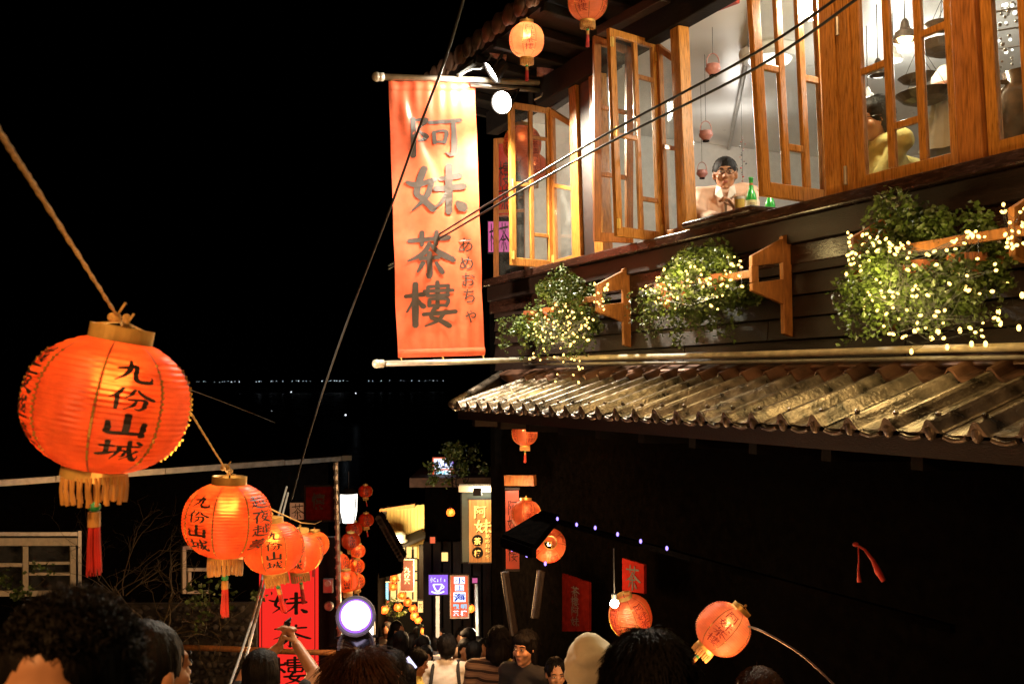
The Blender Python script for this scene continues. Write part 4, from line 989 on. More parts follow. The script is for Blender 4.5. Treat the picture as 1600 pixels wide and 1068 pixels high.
g = MB(); g.lathe([(.001, .03), (.045, .03), (.058, .015), (.058, -.01), (.001, -.01)], 20, c, Matrix.Rotation(pi / 2, 3, 'X')); g.build('case', 'pole', t, smooth=False); g = MB(); g.ell(c + V((.01, -.035, .01)), (.012, .008, .012)); g.build('knob', 'steel', t)
t = thing('metal_post', 'slim metal post with a twisted bright strip at the end of the left gutter', 'post', at(527, 1010, 11.5)); a, b = at(525, 722, 11.5), at(531, 1012, 11.5)
g = MB(); g.tube([a, b], .030, 8); g.build('tube', 'steel', t); g = MB()
for k in range(90):
    z = k / 90; p = a.lerp(b, z); g.box(p + V((.02 * cos(k * 1.3), -.032, 0)), (.012, .004, .009), (V((1, 0, .4)).normalized(), V((0, 1, 0)), V((-.4, 0, 1)).normalized()))
g.build('sparkle_chips', 'steel', t, stuff=True)  # small chips added to shape the post's sparkling reflections
t = thing('hanging_lamp', 'tall glowing white lamp hanging right of the metal post', 'lamp', at(545, 792, 12.2)); c = t.location
g = MB(); g.lathe([(.001, .20), (.075, .20), (.108, .16), (.104, -.05), (.075, -.19), (.001, -.19)], 20, c); g.build('shade', 'lampw', t, smooth=False); g = MB(); g.lathe([(.001, .24), (.06, .24), (.11, .17), (.09, .205), (.001, .21)], 20, c); g.build('cap', 'black', t); g = MB(); g.tube([c + UP * .22, c + UP * .45], .006, 5); g.build('chain', 'cable', t)
for s_ in (-1, 1): g = MB(); g.bar(c + V((s_ * .085, -.10, -.18)), c + V((s_ * .108, -.10, .16)), .012, .012); g.build('rib', 'black', t)
lamp('hanging_lamp_light', c + V((0, -.25, -.1)), 14, (1, .93, .8), .1)
def parcan(label, px, py, Y, r, aim, lit):
    t = thing('stage_light', label, 'spotlight', at(px, py, Y), 'stage lights on one stand'); c = t.location; aim = V(aim).normalized(); q = UP.rotation_difference(aim).to_matrix()
    g = MB(); g.lathe([(.001, -r * 1.5), (r * .6, -r * 1.5), (r * .98, -r * .9), (r * 1.08, 0), (r * 1.20, .0), (r * 1.20, .06), (r * 1.10, .06), (r * 1.0, .03)], 32, c, q); g.build('housing', 'greycloth', t, smooth=False)
    g = MB(); g.lathe([(.001, .012), (r * .88, .004), (r * .9, -.004), (.001, -.004)], 32, c, q); g.build('lens', 'violet' if lit else 'phone', t)
    g = MB(); g.lathe([(r * .9, .006), (r * 1.0, .028), (r * 1.02, .010), (r * .9, .0)], 32, c, q); g.build('lens_rim', 'violetrim' if lit else 'steel', t)
    s_ = aim.cross(UP).normalized(); g = MB(); g.tube([c + s_ * r * 1.2, c + s_ * r * 1.3 - UP * r * 1.3, c - s_ * r * 1.3 - UP * r * 1.3, c - s_ * r * 1.2], .012, 6); g.build('yoke', 'black', t)
parcan('lit stage light with a big glowing violet white lens above the brown haired woman', 556, 961, 7.0, .118, (.12, -.9, .1), True)
parcan('unlit stage light under the glowing violet one', 557, 1010, 7.0, .112, (.1, -.9, .35), False)
lamp('stage_glow', at(556, 961, 6.7), 3, (.80, .66, 1), .1)
t = thing('stage_light_stand', 'dark stand holding the two stage lights', 'stand', at(556, 1075, 7.15)); g = MB(); g.tube([at(556, 965, 7.22), V((at(556, 965, 7.2).x, 7.22, ground_z(7.2)))], .02, 8); g.build('column', 'black', t)
q = Sign('light_box', 'white lit panel just right of the glowing stage light', 'sign', 574, 966, 584, 1013, 8.2, .04, 'lampw', 'steel', .008)

# ================================================================== DOWN THE LANE
def block(name, label, x0, x1, ytop, Y, depth, mat='wallblk', roof=None, zb=None):
    a, b = at(x0, ytop, Y), at(x1, ytop, Y); t = thing(name, label, 'building', V(((a.x + b.x) / 2, Y, ground_z(Y))))
    g = MB(); z0 = ground_z(Y + depth) - 1; g.box(((a.x + b.x) / 2, Y + depth / 2, (a.z + z0) / 2), ((b.x - a.x) / 2, depth / 2, (a.z - z0) / 2)); g.build('wall', mat, t)
    if roof:
        g = MB(); o_ = .35; g.prism([V((a.x - o_, Y - .3, a.z)), V((b.x + o_, Y - .3, a.z)), V((b.x + o_, Y + depth / 2, a.z + roof)), V((a.x - o_, Y + depth / 2, a.z + roof))], V((0, 0, .08))); g.build('roof', 'tileblk', t)
    return t, a, b
# dark house with stepped tiles beside the lane
hb, a, b = block('lane_house', 'dark tiled house just past the lantern cluster, left side of the lane', 548, 590, 815, 16, 1)
p, q_ = at(592, 812, 15.9), at(627, 874, 15.9)
for k in range(13):
    c = p.lerp(q_, k / 12); g = MB(); g.tube([c + V((0, -.05, .03)), c + V((0, .35, .03))], .055, 8); g.build('roof_tile', 'tileblk', hb)
g = MB(); g.prism([p - UP * .05, q_ - UP * .05, q_ - UP * .22, V((p.x, 15.9, q_.z - .3)), ], V((0, .3, 0))); g.build('gable', 'wallblk', hb)
# yellow boarded house
yh, a, b = block('yellow_boarded_house', 'lamp lit yellow boarded house at the bend of the lane', 603, 664, 790, 21.3, 4, 'black')
for k in range(11):
    x = 605 + k * 5.3; tp = 793 - (x - 603) * .10; P = quadP(at(x, 872, 21.28), at(x + 5.0, 872, 21.28), at(x, tp, 21.28), at(x + 5.0, tp, 21.28)); g = MB(); qbox(g, P, V((0, -1, 0)), 0, 1, 0, 1, 0, .04 + random.uniform(0, .012)); g.build('board', 'yellowwood', yh)
for r_ in ((598, 790, 604, 885), (655, 850, 663, 935)): P = quadP(at(r_[0], r_[3], 21.2), at(r_[2], r_[3], 21.2), at(r_[0], r_[1], 21.2), at(r_[2], r_[1], 21.2)); g = MB(); qbox(g, P, V((0, -1, 0)), 0, 1, 0, 1, 0, .09); g.build('corner_post', 'dark', yh)
P = quadP(at(611, 938, 21.27), at(652, 938, 21.27), at(611, 853, 21.27), at(652, 853, 21.27)); g = MB(); qbox(g, P, V((0, -1, 0)), 0, 1, 0, 1, .06, .075); g.build('glow_wall', 'warmbox', yh)  # lamp light on the inner wall is given as its own emission
for x in (620, 634, 645): g = MB(); g.bar(at(x, 853, 21.15), at(x, 936, 21.15), .03, .03); g.build('mullion', 'dark', yh)
for y in (872, 892, 906): g = MB(); g.bar(at(611, y, 21.14), at(652, y, 21.14), .03, .03); g.build('glazing_rail', 'dark', yh)
g = MB(); g.bar(at(618, 852, 20.6), at(664, 832, 20.9), .5, .06, V((0, 1, .2))); g.build('awning', 'black', yh)
P = quadP(at(596, 796, 21.1), at(650, 790, 21.1), at(596, 792, 21.1), at(650, 784, 21.1)); g = MB(); qbox(g, P, V((0, -1, 0)), 0, 1, 0, 1, 0, .3); g.build('roof_edge', 'bracket', yh)
t = thing('wall_lamp', 'round metal lamp over the yellow boarded house awning', 'lamp', at(622, 842, 20.4)); c = t.location
g = MB(); g.lathe([(.001, .16), (.10, .16), (.16, .10), (.16, .0), (.20, -.02), (.20, -.05), (.001, -.05)], 18, c); g.build('hood', 'steel', t); g = MB(); g.ell(c - UP * .07, .05); g.build('bulb', 'bulb', t)
lamp('lane_lamp', at(628, 846, 19.9), 330, (1, .72, .32), .12)
q = Sign('hanging_sign', 'dark red framed sign hanging in front of the yellow house', 'sign', 626, 874, 646, 922, 17.5, .06, 'signdark', 'steel', .018); q.ch('九份茶', 631, 884, 641, 912, 'steel', True)
g = MB(); g.bar(at(645, 858, 17.6), at(645, 872, 17.6), .04, .04); g.build('hanger', 'black', q.t)
Sign('light_box', 'small cyan lit box sign deep in the lane beside the little lanterns', 'sign', 594, 910, 607, 936, 18.5, .08, 'cyanbox', 'steel', .012).ch('茶', 596, 913, 605, 924, 'signwht')
# shop block beyond the teahouse with the boards
sb, a, b = block('lane_shop', 'dark shop front beyond the teahouse that carries the lit boards', 664, 800, 752, 13.6, 4)
g = MB(); g.box(((a.x + b.x) / 2, 13.3, a.z + .1), ((b.x - a.x) / 2 + .1, .8, .06)); g.build('roof', 'tileblk', sb)
for k in range(9): g = MB(); c = at(668 + k * 15.5, 930, 13.55); g.box(c, (.055, .03, .75)); g.build('door_board', 'black', sb)
q = Sign('light_box', 'upper lit red and white sign, high up and partly behind dark foliage', 'sign', 676, 714, 709, 753, 13.0, .07, 'signred', 'black', .012)
q.patch(678, 716, 707, 732, 'signwht', 'letter_ground', .002, .002); q.patch(679, 734, 704, 751, 'signwht', 'letter_ground', .002, .002); q.ch('小上海', 679, 717, 711, 731, 'signblu', True, bold=.03, vertical=False, lift=.006); q.ch('茶樓', 681, 735, 703, 750, 'signcya', True, bold=.03, vertical=False, lift=.006)
twigs('dark_shrub', 'dark overhanging foliage covering the right edge of the upper lit sign', at(716, 762, 12.2), 6, .32, 'black', .55, 41, 9, thick=.01)
q = Sign('light_box', 'tall lit red sign with white backed blue characters beside the violet cafe sign', 'sign', 705, 899, 731, 963, 12.4, .07, 'signred', 'tileblk', .016)
for x0, y0, x1, y1 in ((709.5, 900.5, 726.5, 911.5), (711, 913, 725, 922.5), (708.5, 924.5, 727.5, 939.5)): q.patch(x0, y0, x1, y1, 'signwht', 'letter_ground', .002, .002)
q.ch('小', 710, 901, 726, 911, 'signblu', lift=.006); q.ch('上', 712, 913, 724, 922, 'signblu', lift=.006); q.ch('海', 709, 925, 727, 939, 'signblu', True, bold=.03, lift=.006)
for k, c_ in enumerate('觀明'): q.ch(c_, 707.5 + k * 12, 942, 717.5 + k * 12, 950.5, 'signcya', True, bold=.02, lift=.006)
for k, c_ in enumerate('茶樓'): q.ch(c_, 707.5 + k * 12, 952, 717.5 + k * 12, 961.5, 'signwht', True, bold=.03, lift=.006)
q = Sign('light_box', 'square violet lit cafe sign with a white coffee cup, on a pole', 'sign', 670, 897, 700, 928, 13.0, .08, 'violetbox', 'black', .010)
q.ch('小Cafe', 672, 900, 699, 909, 'signwht', True, bold=.01, vertical=False); g = MB()
g.tube([q.uv(677 + 14 * u, 912 + 11 * (1 - (2 * u - 1) ** 2), .008) for u in [k / 10 for k in range(11)]], .011, 6); g.tube([q.uv(677, 912, .008), q.uv(691, 912, .008)], .008, 6); g.tube([q.uv(674 + 20 * k / 8, 923 + 3 * sin(pi * k / 8), .008) for k in range(9)], .010, 6); g.tube([q.uv(690 + 4 * sin(pi * k / 6), 913 + 6 * k / 6, .008) for k in range(7)], .007, 6); g.build('cup_emblem', 'signwht', q.t)
g = MB(); g.bar(at(684, 930, 13.04), at(684, 1010, 13.04), .05, .04); g.build('pole', 'white', q.t)
# board of the teahouse: green panel, plaque, carved characters
q = Sign('shop_board', 'dark green hanging board with a golden carved teahouse plaque under a lit beam', 'sign', 722, 767, 780, 877, 10.0, .05, 'wallgrn', 'black', .012, facename='panel')
pk = 6
for k in range(pk): x = 733 + k * 38 / pk; q.patch(x, 780, x + 38 / pk - .35, 877, 'plaque', 'plaque_plank', .003, .018 + .004 * (k % 2))
for x0, y0, x1, y1 in ((731.5, 778, 772.5, 779.8), (731.5, 877.2, 772.5, 879)): q.patch(x0, y0, x1, y1, 'dark', 'plaque_rim', .003, .026)
def carved(s_, chs, x0, y0, x1, y1, typed=False, fat=1.25, m_='goldleaf'):
    s_.ch(chs, x0 + .6, y0 + .8, x1 + .6, y1 + .8, 'black', typed, fat * 1.25, .05, lift=.026); s_.ch(chs, x0, y0, x1, y1, m_, typed, fat, .02, lift=.030)
carved(q, '阿', 740, 788, 760, 808); carved(q, '妹', 743, 810, 767, 831)
for y, ch_ in ((843, '茶'), (862, '樓')):
    g = MB(); g.lathe([(.001, .012), (.052, .012), (.058, .0), (.058, -.01), (.001, -.01)], 24, q.uv(746, y, .03), Matrix.Rotation(pi / 2, 3, 'X')); g.build('disc', 'black', q.t); q.ch(ch_, 740.5, y - 6, 751.5, y + 6, 'goldleaf', True, bold=.015, lift=.048)
carved(q, 'あめおちゃ', 757, 832, 766, 871, True, 1.0)
g = MB(); a, b = at(717, 762, 9.8), at(784, 762, 9.8); g.box((a + b) / 2, ((b - a).length / 2, .07, .032)); g.build('beam', 'cream', q.t, bevel=.004)
t = thing('sign_lamp', 'small black lamp lighting the green hanging board from its top', 'lamp', at(746, 768, 9.65)); c = t.location; g = MB(); g.box(c, (.042, .03, .035)); g.build('hood', 'black', t); g = MB(); g.box(c + V((0, .033, -.008)), (.034, .003, .02)); g.build('lens', 'flood', t)
lamp('sign_light', at(758, 771, 9.7), 7.5, (1, .90, .66), .03)
q = Sign('hanging_banner', 'narrow pinkish hanging banner with black characters right of the green board', 'banner', 790, 766, 811, 889, 8.5, .008, 'bannerpale'); q.ch('阿妹茶樓', 793, 780, 808, 875, 'ink', fat=.75)
for k in range(2): g = MB(); g.bar(at(789, 763 if k == 0 else 890, 8.5), at(812, 763 if k == 0 else 890, 8.5), .02, .02); g.build('rod', 'dark', q.t)
g = MB(); g.bar(at(790, 750, 8.45), at(836, 750, 8.3), .09, .05, UP); tag(g.build('crossbeam', 'bracket'), 'short reddish crossbeam above the narrow pinkish banner', 'beam')
lamp('banner_glow', at(800, 772, 8.2), 5, (1, .62, .38), .05)
# slanting posts, little awning with violet lights, red panels
for (a, b, lb, m_) in (((789, 893), (804, 992), 'shiny slanting wooden post left of the narrow banner foot', 'plank'), ((846, 890), (836, 965), 'second slanting post under the little awning, beyond the black haired woman', 'dark')):
    t = thing('slanting_post', lb, 'post', at(*b, 8.1)); g = MB(); g.bar(at(*a, 8.1), at(*b, 8.1), .07, .06); g.build('timber', m_, t, bevel=.008); g = MB(); g.tube([at(a[0] - 3, a[1], 8.03), at(b[0] - 3, b[1], 8.03)], .010, 6); g.build('edge_glint', 'steel', t)  # thin steel tube added for the bright reflection along the edge
t = thing('lamp_post', 'pale thin post with a small glaring lamp at its foot beside the tall red sign', 'lamp', at(745, 990, 12.6)); g = MB(); g.tube([at(744, 912, 12.6), at(746, 992, 12.6)], .022, 8); g.build('post', 'white', t); g = MB(); g.ell(at(736, 986, 12.4), (.06, .05, .045)); g.build('lamp_head', 'lampw', t)
lamp('foot_lamp', at(736, 990, 12.2), 12, (.9, 1, .85), .05)
aw = thing('awning', 'little black tiled awning edged with violet lights below the canopy', 'awning', on_fac(847, 830, .9))
Q1 = on_fac(847, 808, .80); E1 = on_fac(785, 846, 1.28)
g = MB(); g.prism([Q1, Q1 - D * .25, E1 - D * .45, E1], V((0, 0, .05))); g.build('roof', 'wallblk', aw)
g = MB(); g.bar(Q1 - D * .02, Q1 - D * 3.4, .03, .03, UP); g.build('fascia', 'wallblk', aw)
g = MB(); g.bar(E1, E1 - D * .45, .06, .03, UP); g.build('eave_board', 'wallblk', aw)
vb = MB().ell((0, 0, 0), (.008, .008, .013), 8, 6).mesh('violet_bulb', smooth=True); vb.materials.append(M['purplelt'])
for i, (x, y) in enumerate(((847, 806), (871, 810), (901, 819), (930, 824), (965, 834), (1001, 845), (1042, 856))): share(vb, 'violet_bulb' if i != 2 else 'warm_bulb', aw, on_fac(x, y, .86) - aw.location)
for x, y in ((786, 850), (800, 858), (823, 867), (852, 880), (815, 862)): share(vb, 'violet_bulb', aw, on_fac(x, y, 1.25) - aw.location)
def panel(label, pts, chs, m_, cells):
    t = thing('wall_panel_sign', label, 'sign', on_fac(*pts[0], .2)); P = quadP(*[on_fac(*p, .22) for p in pts]); g = MB(); qbox(g, P, N, 0, 1, 0, 1, 0, .02); g.build('board', m_, t)
    g = MB(); x0, x1, y0, y1 = cells; n = len(chs)
    letters(g, chs, lambda i, u, v, k: P(x0 + (x1 - x0) * u, y1 - (y1 - y0) * (i + 1 - .94 * v) / n) + N * (.024 + k * .0003), 1.0, .03); g.build('lettering', 'ink', t, fixn=False)
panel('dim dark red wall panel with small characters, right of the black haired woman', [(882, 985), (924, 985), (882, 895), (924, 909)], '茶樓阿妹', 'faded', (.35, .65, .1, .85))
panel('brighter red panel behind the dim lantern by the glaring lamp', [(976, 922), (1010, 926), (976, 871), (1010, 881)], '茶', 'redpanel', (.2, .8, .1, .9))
t = thing('bare_bulb_lamp', 'tiny glaring lamp at upper left of the dim red lantern', 'lamp', at(960, 942, 5.35)); c = t.location; g = MB(); g.ell(c, .024); g.build('bulb', 'flood', t, smooth=True); g = MB(); g.lathe([(.001, .02), (.016, .02), (.016, .05), (.001, .05)], 10, c); g.tube([c + UP * .05, c + UP * .3], .004, 5); g.build('socket', 'cable', t)
lamp('bulb_light', c + V((-.02, -.06, 0)), 14, (1, .70, .36), .02)
t = thing('red_ribbon_bow', 'pair of red silk tails hanging in the dark under the canopy at right', 'ribbon', at(1338, 850, 4.3))
g = MB(); g.tube([at(1337, 850, 4.3), at(1351, 858, 4.3), at(1364, 875, 4.29), at(1372, 892, 4.28), at(1381, 907, 4.27)], [.004, .006, .009, .016, .011], 8); g.tube([at(1341, 852, 4.3), at(1342, 875, 4.3), at(1341, 892, 4.3), at(1343, 909, 4.29)], [.003, .004, .005, .011], 8); g.build('tail', 'redsilk', t, smooth=True)
g = MB(); g.ell(at(1337, 850, 4.3), (.014, .012, .010)); g.build('knot', 'redsilk', t)
q = Sign('wall_sign', 'upright red panel with black strokes behind the farthest window leaf', 'sign', 777, 222, 799, 336, 10.0, .03, 'redbox2', 'frame2', .012); q.ch('樓茶', 779, 250, 797, 330, 'ink')
q = Sign('light_box', 'small pink lit box sign with black characters left of the farthest window leaf', 'sign', 763, 346, 797, 394, 10.3, .05, 'pinkbox', 'black', .01); q.ch('樓茶', 765, 349, 795, 391, 'ink', vertical=False)
lamp('lane_fill', at(640, 938, 16.2), 260, (1, .55, .22), .2); lamp('lane_fill', at(715, 905, 8.6), 75, (1, .52, .20), .15); lamp('lane_fill', at(690, 960, 12.0), 60, (1, .62, .30), .2)  # added warm fills without fixtures, brighten the lane and its crowd
# little lanterns deep in the lane
g3b = 'little lanterns deep in the lane'
def small_lantern(): 
    r_ = thing('small_lantern', 'x', 'lantern'); g = MB(); g.lathe([(.04, -.10), (.075, -.085), (.105, -.04), (.115, 0), (.105, .04), (.075, .085), (.04, .10)], 18); g.build('shade', 'paper', r_, smooth=True); g = MB(); g.lathe([(.036, .098), (.044, .098), (.044, .125), (.036, .125), (.036, .098)], 12); g.build('top_ring', 'black', r_); lamp('small_lantern_light', (0, 0, 0), 1.6, (1, .8, .45), .02, r_); return r_
sl0 = small_lantern()
def small_warm():
    c = copy_tree(sl0); return c
for i, (x, y, Y, lb) in enumerate(((613, 879, 17.8, 'topmost yellowish little lantern left of the dark red hanging sign'), (616, 891, 17.8, 'second yellowish little lantern left of the dark red hanging sign'), (616, 903, 17.8, 'third yellowish little lantern left of the dark red hanging sign'), (592, 896, 19, 'little red lantern just above left of the cyan sign'), (590, 916, 19, 'little red lantern touching the left side of the cyan sign'), (587, 935, 19, 'little red lantern under the cyan sign, low at left'), (628, 930, 18.2, 'first little lantern under the dark red hanging sign'), (637, 940, 18.0, 'second little lantern under the dark red hanging sign, further right'), (645, 950, 17.8, 'third little lantern under the dark red hanging sign, dullest'), (653, 968, 15.5, 'round orange lantern left of the cafe sign pole'), (663, 985, 14.8, 'lantern above the turquoise stall, nearest the cafe sign pole'), (669, 996, 14.4, 'lowest lantern by the foot of the cafe sign pole'), (704, 800, 13.4, 'red lantern half hidden left of the green board'), (614, 916, 18.6, 'dim lantern in line with the yellowish ones, lowest'), (600, 952, 16.5, 'little lantern low at the left edge of the lane, above the walkers'), (594, 878, 18.5, 'little lantern level with the topmost yellowish one, farther left'), (648, 962, 16.6, 'little lantern left of the round orange one'), (676, 944, 16, 'little lantern right under the violet cafe sign'), (735, 950, 13.0, 'little lantern right of the foot of the tall red sign'), (622, 948, 17, 'little lantern low between the hanging sign lanterns and the bush'))):
    o = sl0 if i == 0 else copy_tree(sl0); o.location = at(x, y, Y); s_ = (1.15 if i not in (9, 10) else 1.0) * Y / 18 * .62; o.scale = (s_, s_, s_); o['label'] = lb; o['group'] = g3b
for x0, y0, x1, y1, Y, m_, tx, lb in ((653, 938, 661, 956, 19, 'warmbox', '茶', 'small warm yellow lit sign just left of the cafe sign pole'), (601, 938, 609, 950, 21, 'signred', '', 'tiny red lit sign right below the cyan sign'), (619, 955, 631, 963, 22, 'lampw', '', 'small white lit strip low in the lane under the row of lanterns'), (583, 948, 589, 972, 17, 'cyanbox', '', 'narrow bluish lit strip at the left edge of the lane'), (664, 946, 676, 952, 17, 'warmbox', '', 'thin warm lit strip under the cafe sign'), (738, 902, 746, 910, 13.2, 'pinkbox', '', 'tiny pink lit sign right of the tall red sign'), (690, 862, 700, 876, 13.3, 'warmbox', '', 'small lit shop window between the two boards above the cafe sign'), (672, 838, 680, 848, 13.35, 'signred', '', 'tiny red lit window at the left of the dark shop front')):
    q = Sign('light_box', lb, 'sign', x0, y0, x1, y1, Y, .06, m_, 'black', .012)
    if tx: q.ch(tx, x0 + 1, y0 + 4, x1 - 1, y0 + 12, 'ink', True)
t = thing('stall_awning', 'turquoise cloth stall front below the little orange lantern', 'stall', at(665, 998, 15)); P = quadP(at(652, 1015, 15.2), at(680, 1015, 14.6), at(655, 972, 15.2), at(678, 984, 14.6)); M['turq'] = pm('turquoise_cloth', (.10, .42, .46), .7, var=.25); g = MB(); qbox(g, P, V((0, -1, 0)), 0, 1, 0, 1, 0, .02); g.build('cloth', 'turq', t)
for k in range(5): g = MB(); qbox(g, P, V((0, -1, 0)), .06 + k * .19, .10 + k * .19, .02, .98, .022, .03); g.build('stripe', 'yellowcloth', t)
twigs('leafy_shrub', 'green potted bush at the left edge of the crowded lane', at(590, 985, 17), 5, .5, 'leafd', .5, 51, 6, thick=.01)

# ================================================================== PEOPLE
def head_prims(mb, T, female=False, k=1.0):
    e = lambda c, r, n=16, m=12: mb.ell(T @ V(c), tuple(x * k for x in r), n, m, T.to_3x3().normalized())
    w_ = .95 if female else 1.0
    e((0, .012, .030), (.076 * w_, .094, .097)); e((0, -.012, -.030), (.066 * w_, .078, .078)); e((0, -.028, -.070), (.050 * w_, .056, .044)); e((0, -.068, -.096), (.022, .018, .015))
    e((0, -.074, .034), (.052, .016, .016)); e((.040, -.060, -.022), (.024, .024, .024)); e((-.040, -.060, -.022), (.024, .024, .024))
    mb.cap(T @ V((0, -.082, .018)), T @ V((0, -.104, -.020)), .0085 * k, .0135 * k); e((.0125, -.092, -.024), (.009, .010, .008)); e((-.0125, -.092, -.024), (.009, .010, .008))
    e((0, -.086, -.054), (.022, .010, .0065)); e((0, -.084, -.064), (.019, .010, .007))
    for s in (-1, 1): e((s * .080 * w_, .004, -.002), (.010, .020, .032)); e((s * .031, -.083, .013), (.016, .010, .008))
def hand(mb, wr_, dirv, palm, curl=.5, s=1.0, side=1):
    d = dirv.normalized(); p = (palm - d * palm.dot(d)).normalized(); x = d.cross(p) * side
    R_ = Matrix((x, p, d)).transposed(); c = wr_ + d * .048 * s
    mb.ell(c, (.040 * s, .017 * s, .050 * s), 12, 8, R_)
    for k, (o, L) in enumerate(((-.029, .062), (-.010, .074), (.010, .070), (.028, .055))):
        a = wr_ + d * .088 * s + x * o * s; a1 = a + (d * cos(curl * .6) + p * sin(curl * .6)) * L * .5 * s; a2 = a1 + (d * cos(curl * 1.7) + p * sin(curl * 1.7)) * L * .5 * s
        mb.cap(a, a1, .0095 * s, .0085 * s, 8); mb.cap(a1, a2, .0085 * s, .0075 * s, 8)
    t0 = wr_ + d * .025 * s - x * .034 * s; t1 = t0 + (d * .7 - x * .6 + p * .45).normalized() * .034 * s; t2 = t1 + (d * .85 - x * .05 + p * .5).normalized() * .032 * s
    mb.cap(t0, t1, .012 * s, .010 * s, 8); mb.cap(t1, t2, .010 * s, .008 * s, 8)
def hair_strands(mb, T, c, r, n, L, th, curl=0., zmin=-.02, fr=.62, down=.8):
    for _ in range(n):
        for _t in range(40):
            d = V((random.gauss(0, 1), random.gauss(0, 1), random.gauss(0, 1))).normalized()
            if d.z * r[2] + c[2] > zmin and not (d.y < -.25 and d.z < fr + .2 * (-d.y - .6)): break
        p = V((c[0] + d.x * r[0], c[1] + d.y * r[1], c[2] + d.z * r[2])); nrm = V((d.x / r[0], d.y / r[1], d.z / r[2])).normalized()
        tg = V((0, .25, -1)); tg = (tg - nrm * tg.dot(nrm)); tg = tg.normalized() if tg.length > .05 else V((random.gauss(0, 1), random.gauss(0, 1), 0)).normalized()
        dv = (tg * down + nrm * (.35 if not curl else .8) + V((random.gauss(0, .25), random.gauss(0, .25), random.gauss(0, .15)))).normalized()
        pts = [p - nrm * .004]; q = p.copy(); l = L * random.uniform(.6, 1.2); ax = V((random.gauss(0, 1), random.gauss(0, 1), random.gauss(0, 1))).normalized(); steps = 5
        for k in range(steps):
            if curl: dv = Matrix.Rotation(curl * random.uniform(.7, 1.3), 3, ax) @ dv
            else: dv = (dv - UP * .18 + nrm * .02).normalized()
            q = q + dv * l / steps; pts.append(q.copy())
        mb.tube([T @ x for x in pts], [th, th, th * .95, th * .85, th * .7, th * .35], 3, False)
def person(label, loc, yaw=0., H=1.68, top='blackcloth', pants='jeans', skin='skin', hair='hair', style='short', arms=None, turn=(0, 0), female=False, face=True, vox=.011, sleeve=.95, bulk=1.0, strands=0, strand=(.03, .0012, 0.), seat=None, hooded=None, glasses=False, lean=0., extras=None, group=None, stripe=None, neckline=0.02, brow=True, hairlen=.2, shrug=0., fold=1.0, fringe=.62):
    random.seed(hash(label) % 9999 if False else sum(map(ord, label)))
    k = H / 1.70; root = thing('person', label, 'person', (0, 0, 0), group or 'people in the lane')
    B = bulk; Tl = Matrix.Rotation(lean, 4, 'X'); hip = V((0, 0, .93))
    def J(p):                                       # lean the upper body about the hips
        p = V(p); return ((Tl @ (p - hip)) + hip) * k if p.z > .9 else p * k
    sh = {s: J((s * .175 * (.93 if female else 1) * B, .0, 1.395 + shrug)) for s in (-1, 1)}
    A = {}
    for s in (-1, 1):
        if arms and s in arms: A[s] = [V(p) for p in arms[s][:2]]; 
        else: A[s] = [J((s * .215 * B, .03, 1.13)), J((s * .235 * B, -.03, .88))]
    nk, hd_ = J((0, .01, 1.44)), J((0, -.005 if not lean else -.02, 1.585))
    Th = Matrix.Translation(hd_) @ Matrix.Rotation(turn[0], 4, 'Z') @ Matrix.Rotation(turn[1], 4, 'X') @ Matrix.Scale(k, 4)
    b = MB()
    head_prims(b, Th, female, k)
    b.cap(J((0, .015, 1.38)), hd_ - V((0, -.012, .05)) * k, .056 * k, .054 * k)
    def torso(m, e, low=.92):
        m.ell(J((0, .01, 1.24)), ((.150 * B + e) * k, (.105 * B + e) * k, (.20 + e) * k), 18, 12); m.ell(J((0, .01, 1.06)), ((.135 * B + e) * k, (.098 * B + e) * k, .17 * k), 18, 12); m.ell(J((0, .01, .95)), ((.150 * B + e) * k, (.108 * B + e) * k, (.12 + e) * k), 18, 12)
        m.cap(sh[-1], sh[1], (.058 + e) * k, (.058 + e) * k); m.cap(sh[-1] * .6 + nk * .4, nk, (.052 + e * .6) * k, (.050 + e * .4) * k); m.cap(sh[1] * .6 + nk * .4, nk, (.052 + e * .6) * k, (.050 + e * .4) * k)
    torso(b, 0)
    for s in (-1, 1):
        el, wr_ = A[s]; b.cap(sh[s], el, .046 * k * B, .038 * k * B); b.cap(el, wr_, .038 * k * B, .026 * k)
        dv = wr_ - el; pal = V(arms[s][2]) if arms and s in arms and len(arms[s]) > 2 else V((-s, -.2, 0)); cu = arms[s][3] if arms and s in arms and len(arms[s]) > 3 else .5
        hd2 = V(arms[s][4]) if arms and s in arms and len(arms[s]) > 4 else dv
        hand(b, wr_, hd2, pal, cu, k * .98, s)
    if seat is None: LEG = {s: [J((s * .09, .0, .90)), V((s * .10, -.01, .49)) * k, V((s * .10, .02, .07)) * k] for s in (-1, 1)}
    else: LEG = {s: [J((s * .09, 0, .92)), V((s * .11, -.26, .86)) * k, V((s * .11, -.12, .47)) * k] for s in (-1, 1)}
    def legs(m, e):
        for s in (-1, 1):
            a, c, d = LEG[s]; m.cap(a, c, (.080 + e) * k, (.056 + e) * k); m.cap(c, d, (.055 + e) * k, (.038 + e * 1.5) * k)
    legs(b, 0)
    for s in (-1, 1): d = LEG[s][2]; b.cap(d + V((0, .02, -.02)) * k, d + V((0, -.14, -.035)) * k, .040 * k, .030 * k)
    part_mesh('body', remesh(b, vox * k, 2), skin, root)
    c = MB(); torso(c, .014)
    for s in (-1, 1):
        el, wr_ = A[s]; c.cap(sh[s], el.lerp(sh[s], 0 if sleeve > .5 else 1 - sleeve * 2), (.058) * k * B, (.052) * k * B)
        if sleeve > .5: c.cap(el, el.lerp(wr_, (sleeve - .5) * 2), .052 * k * B, .040 * k * B)
    if neckline: c.cap(J((0, .02, 1.42)), J((0, .02, 1.44 + neckline)), .068 * k, .064 * k)
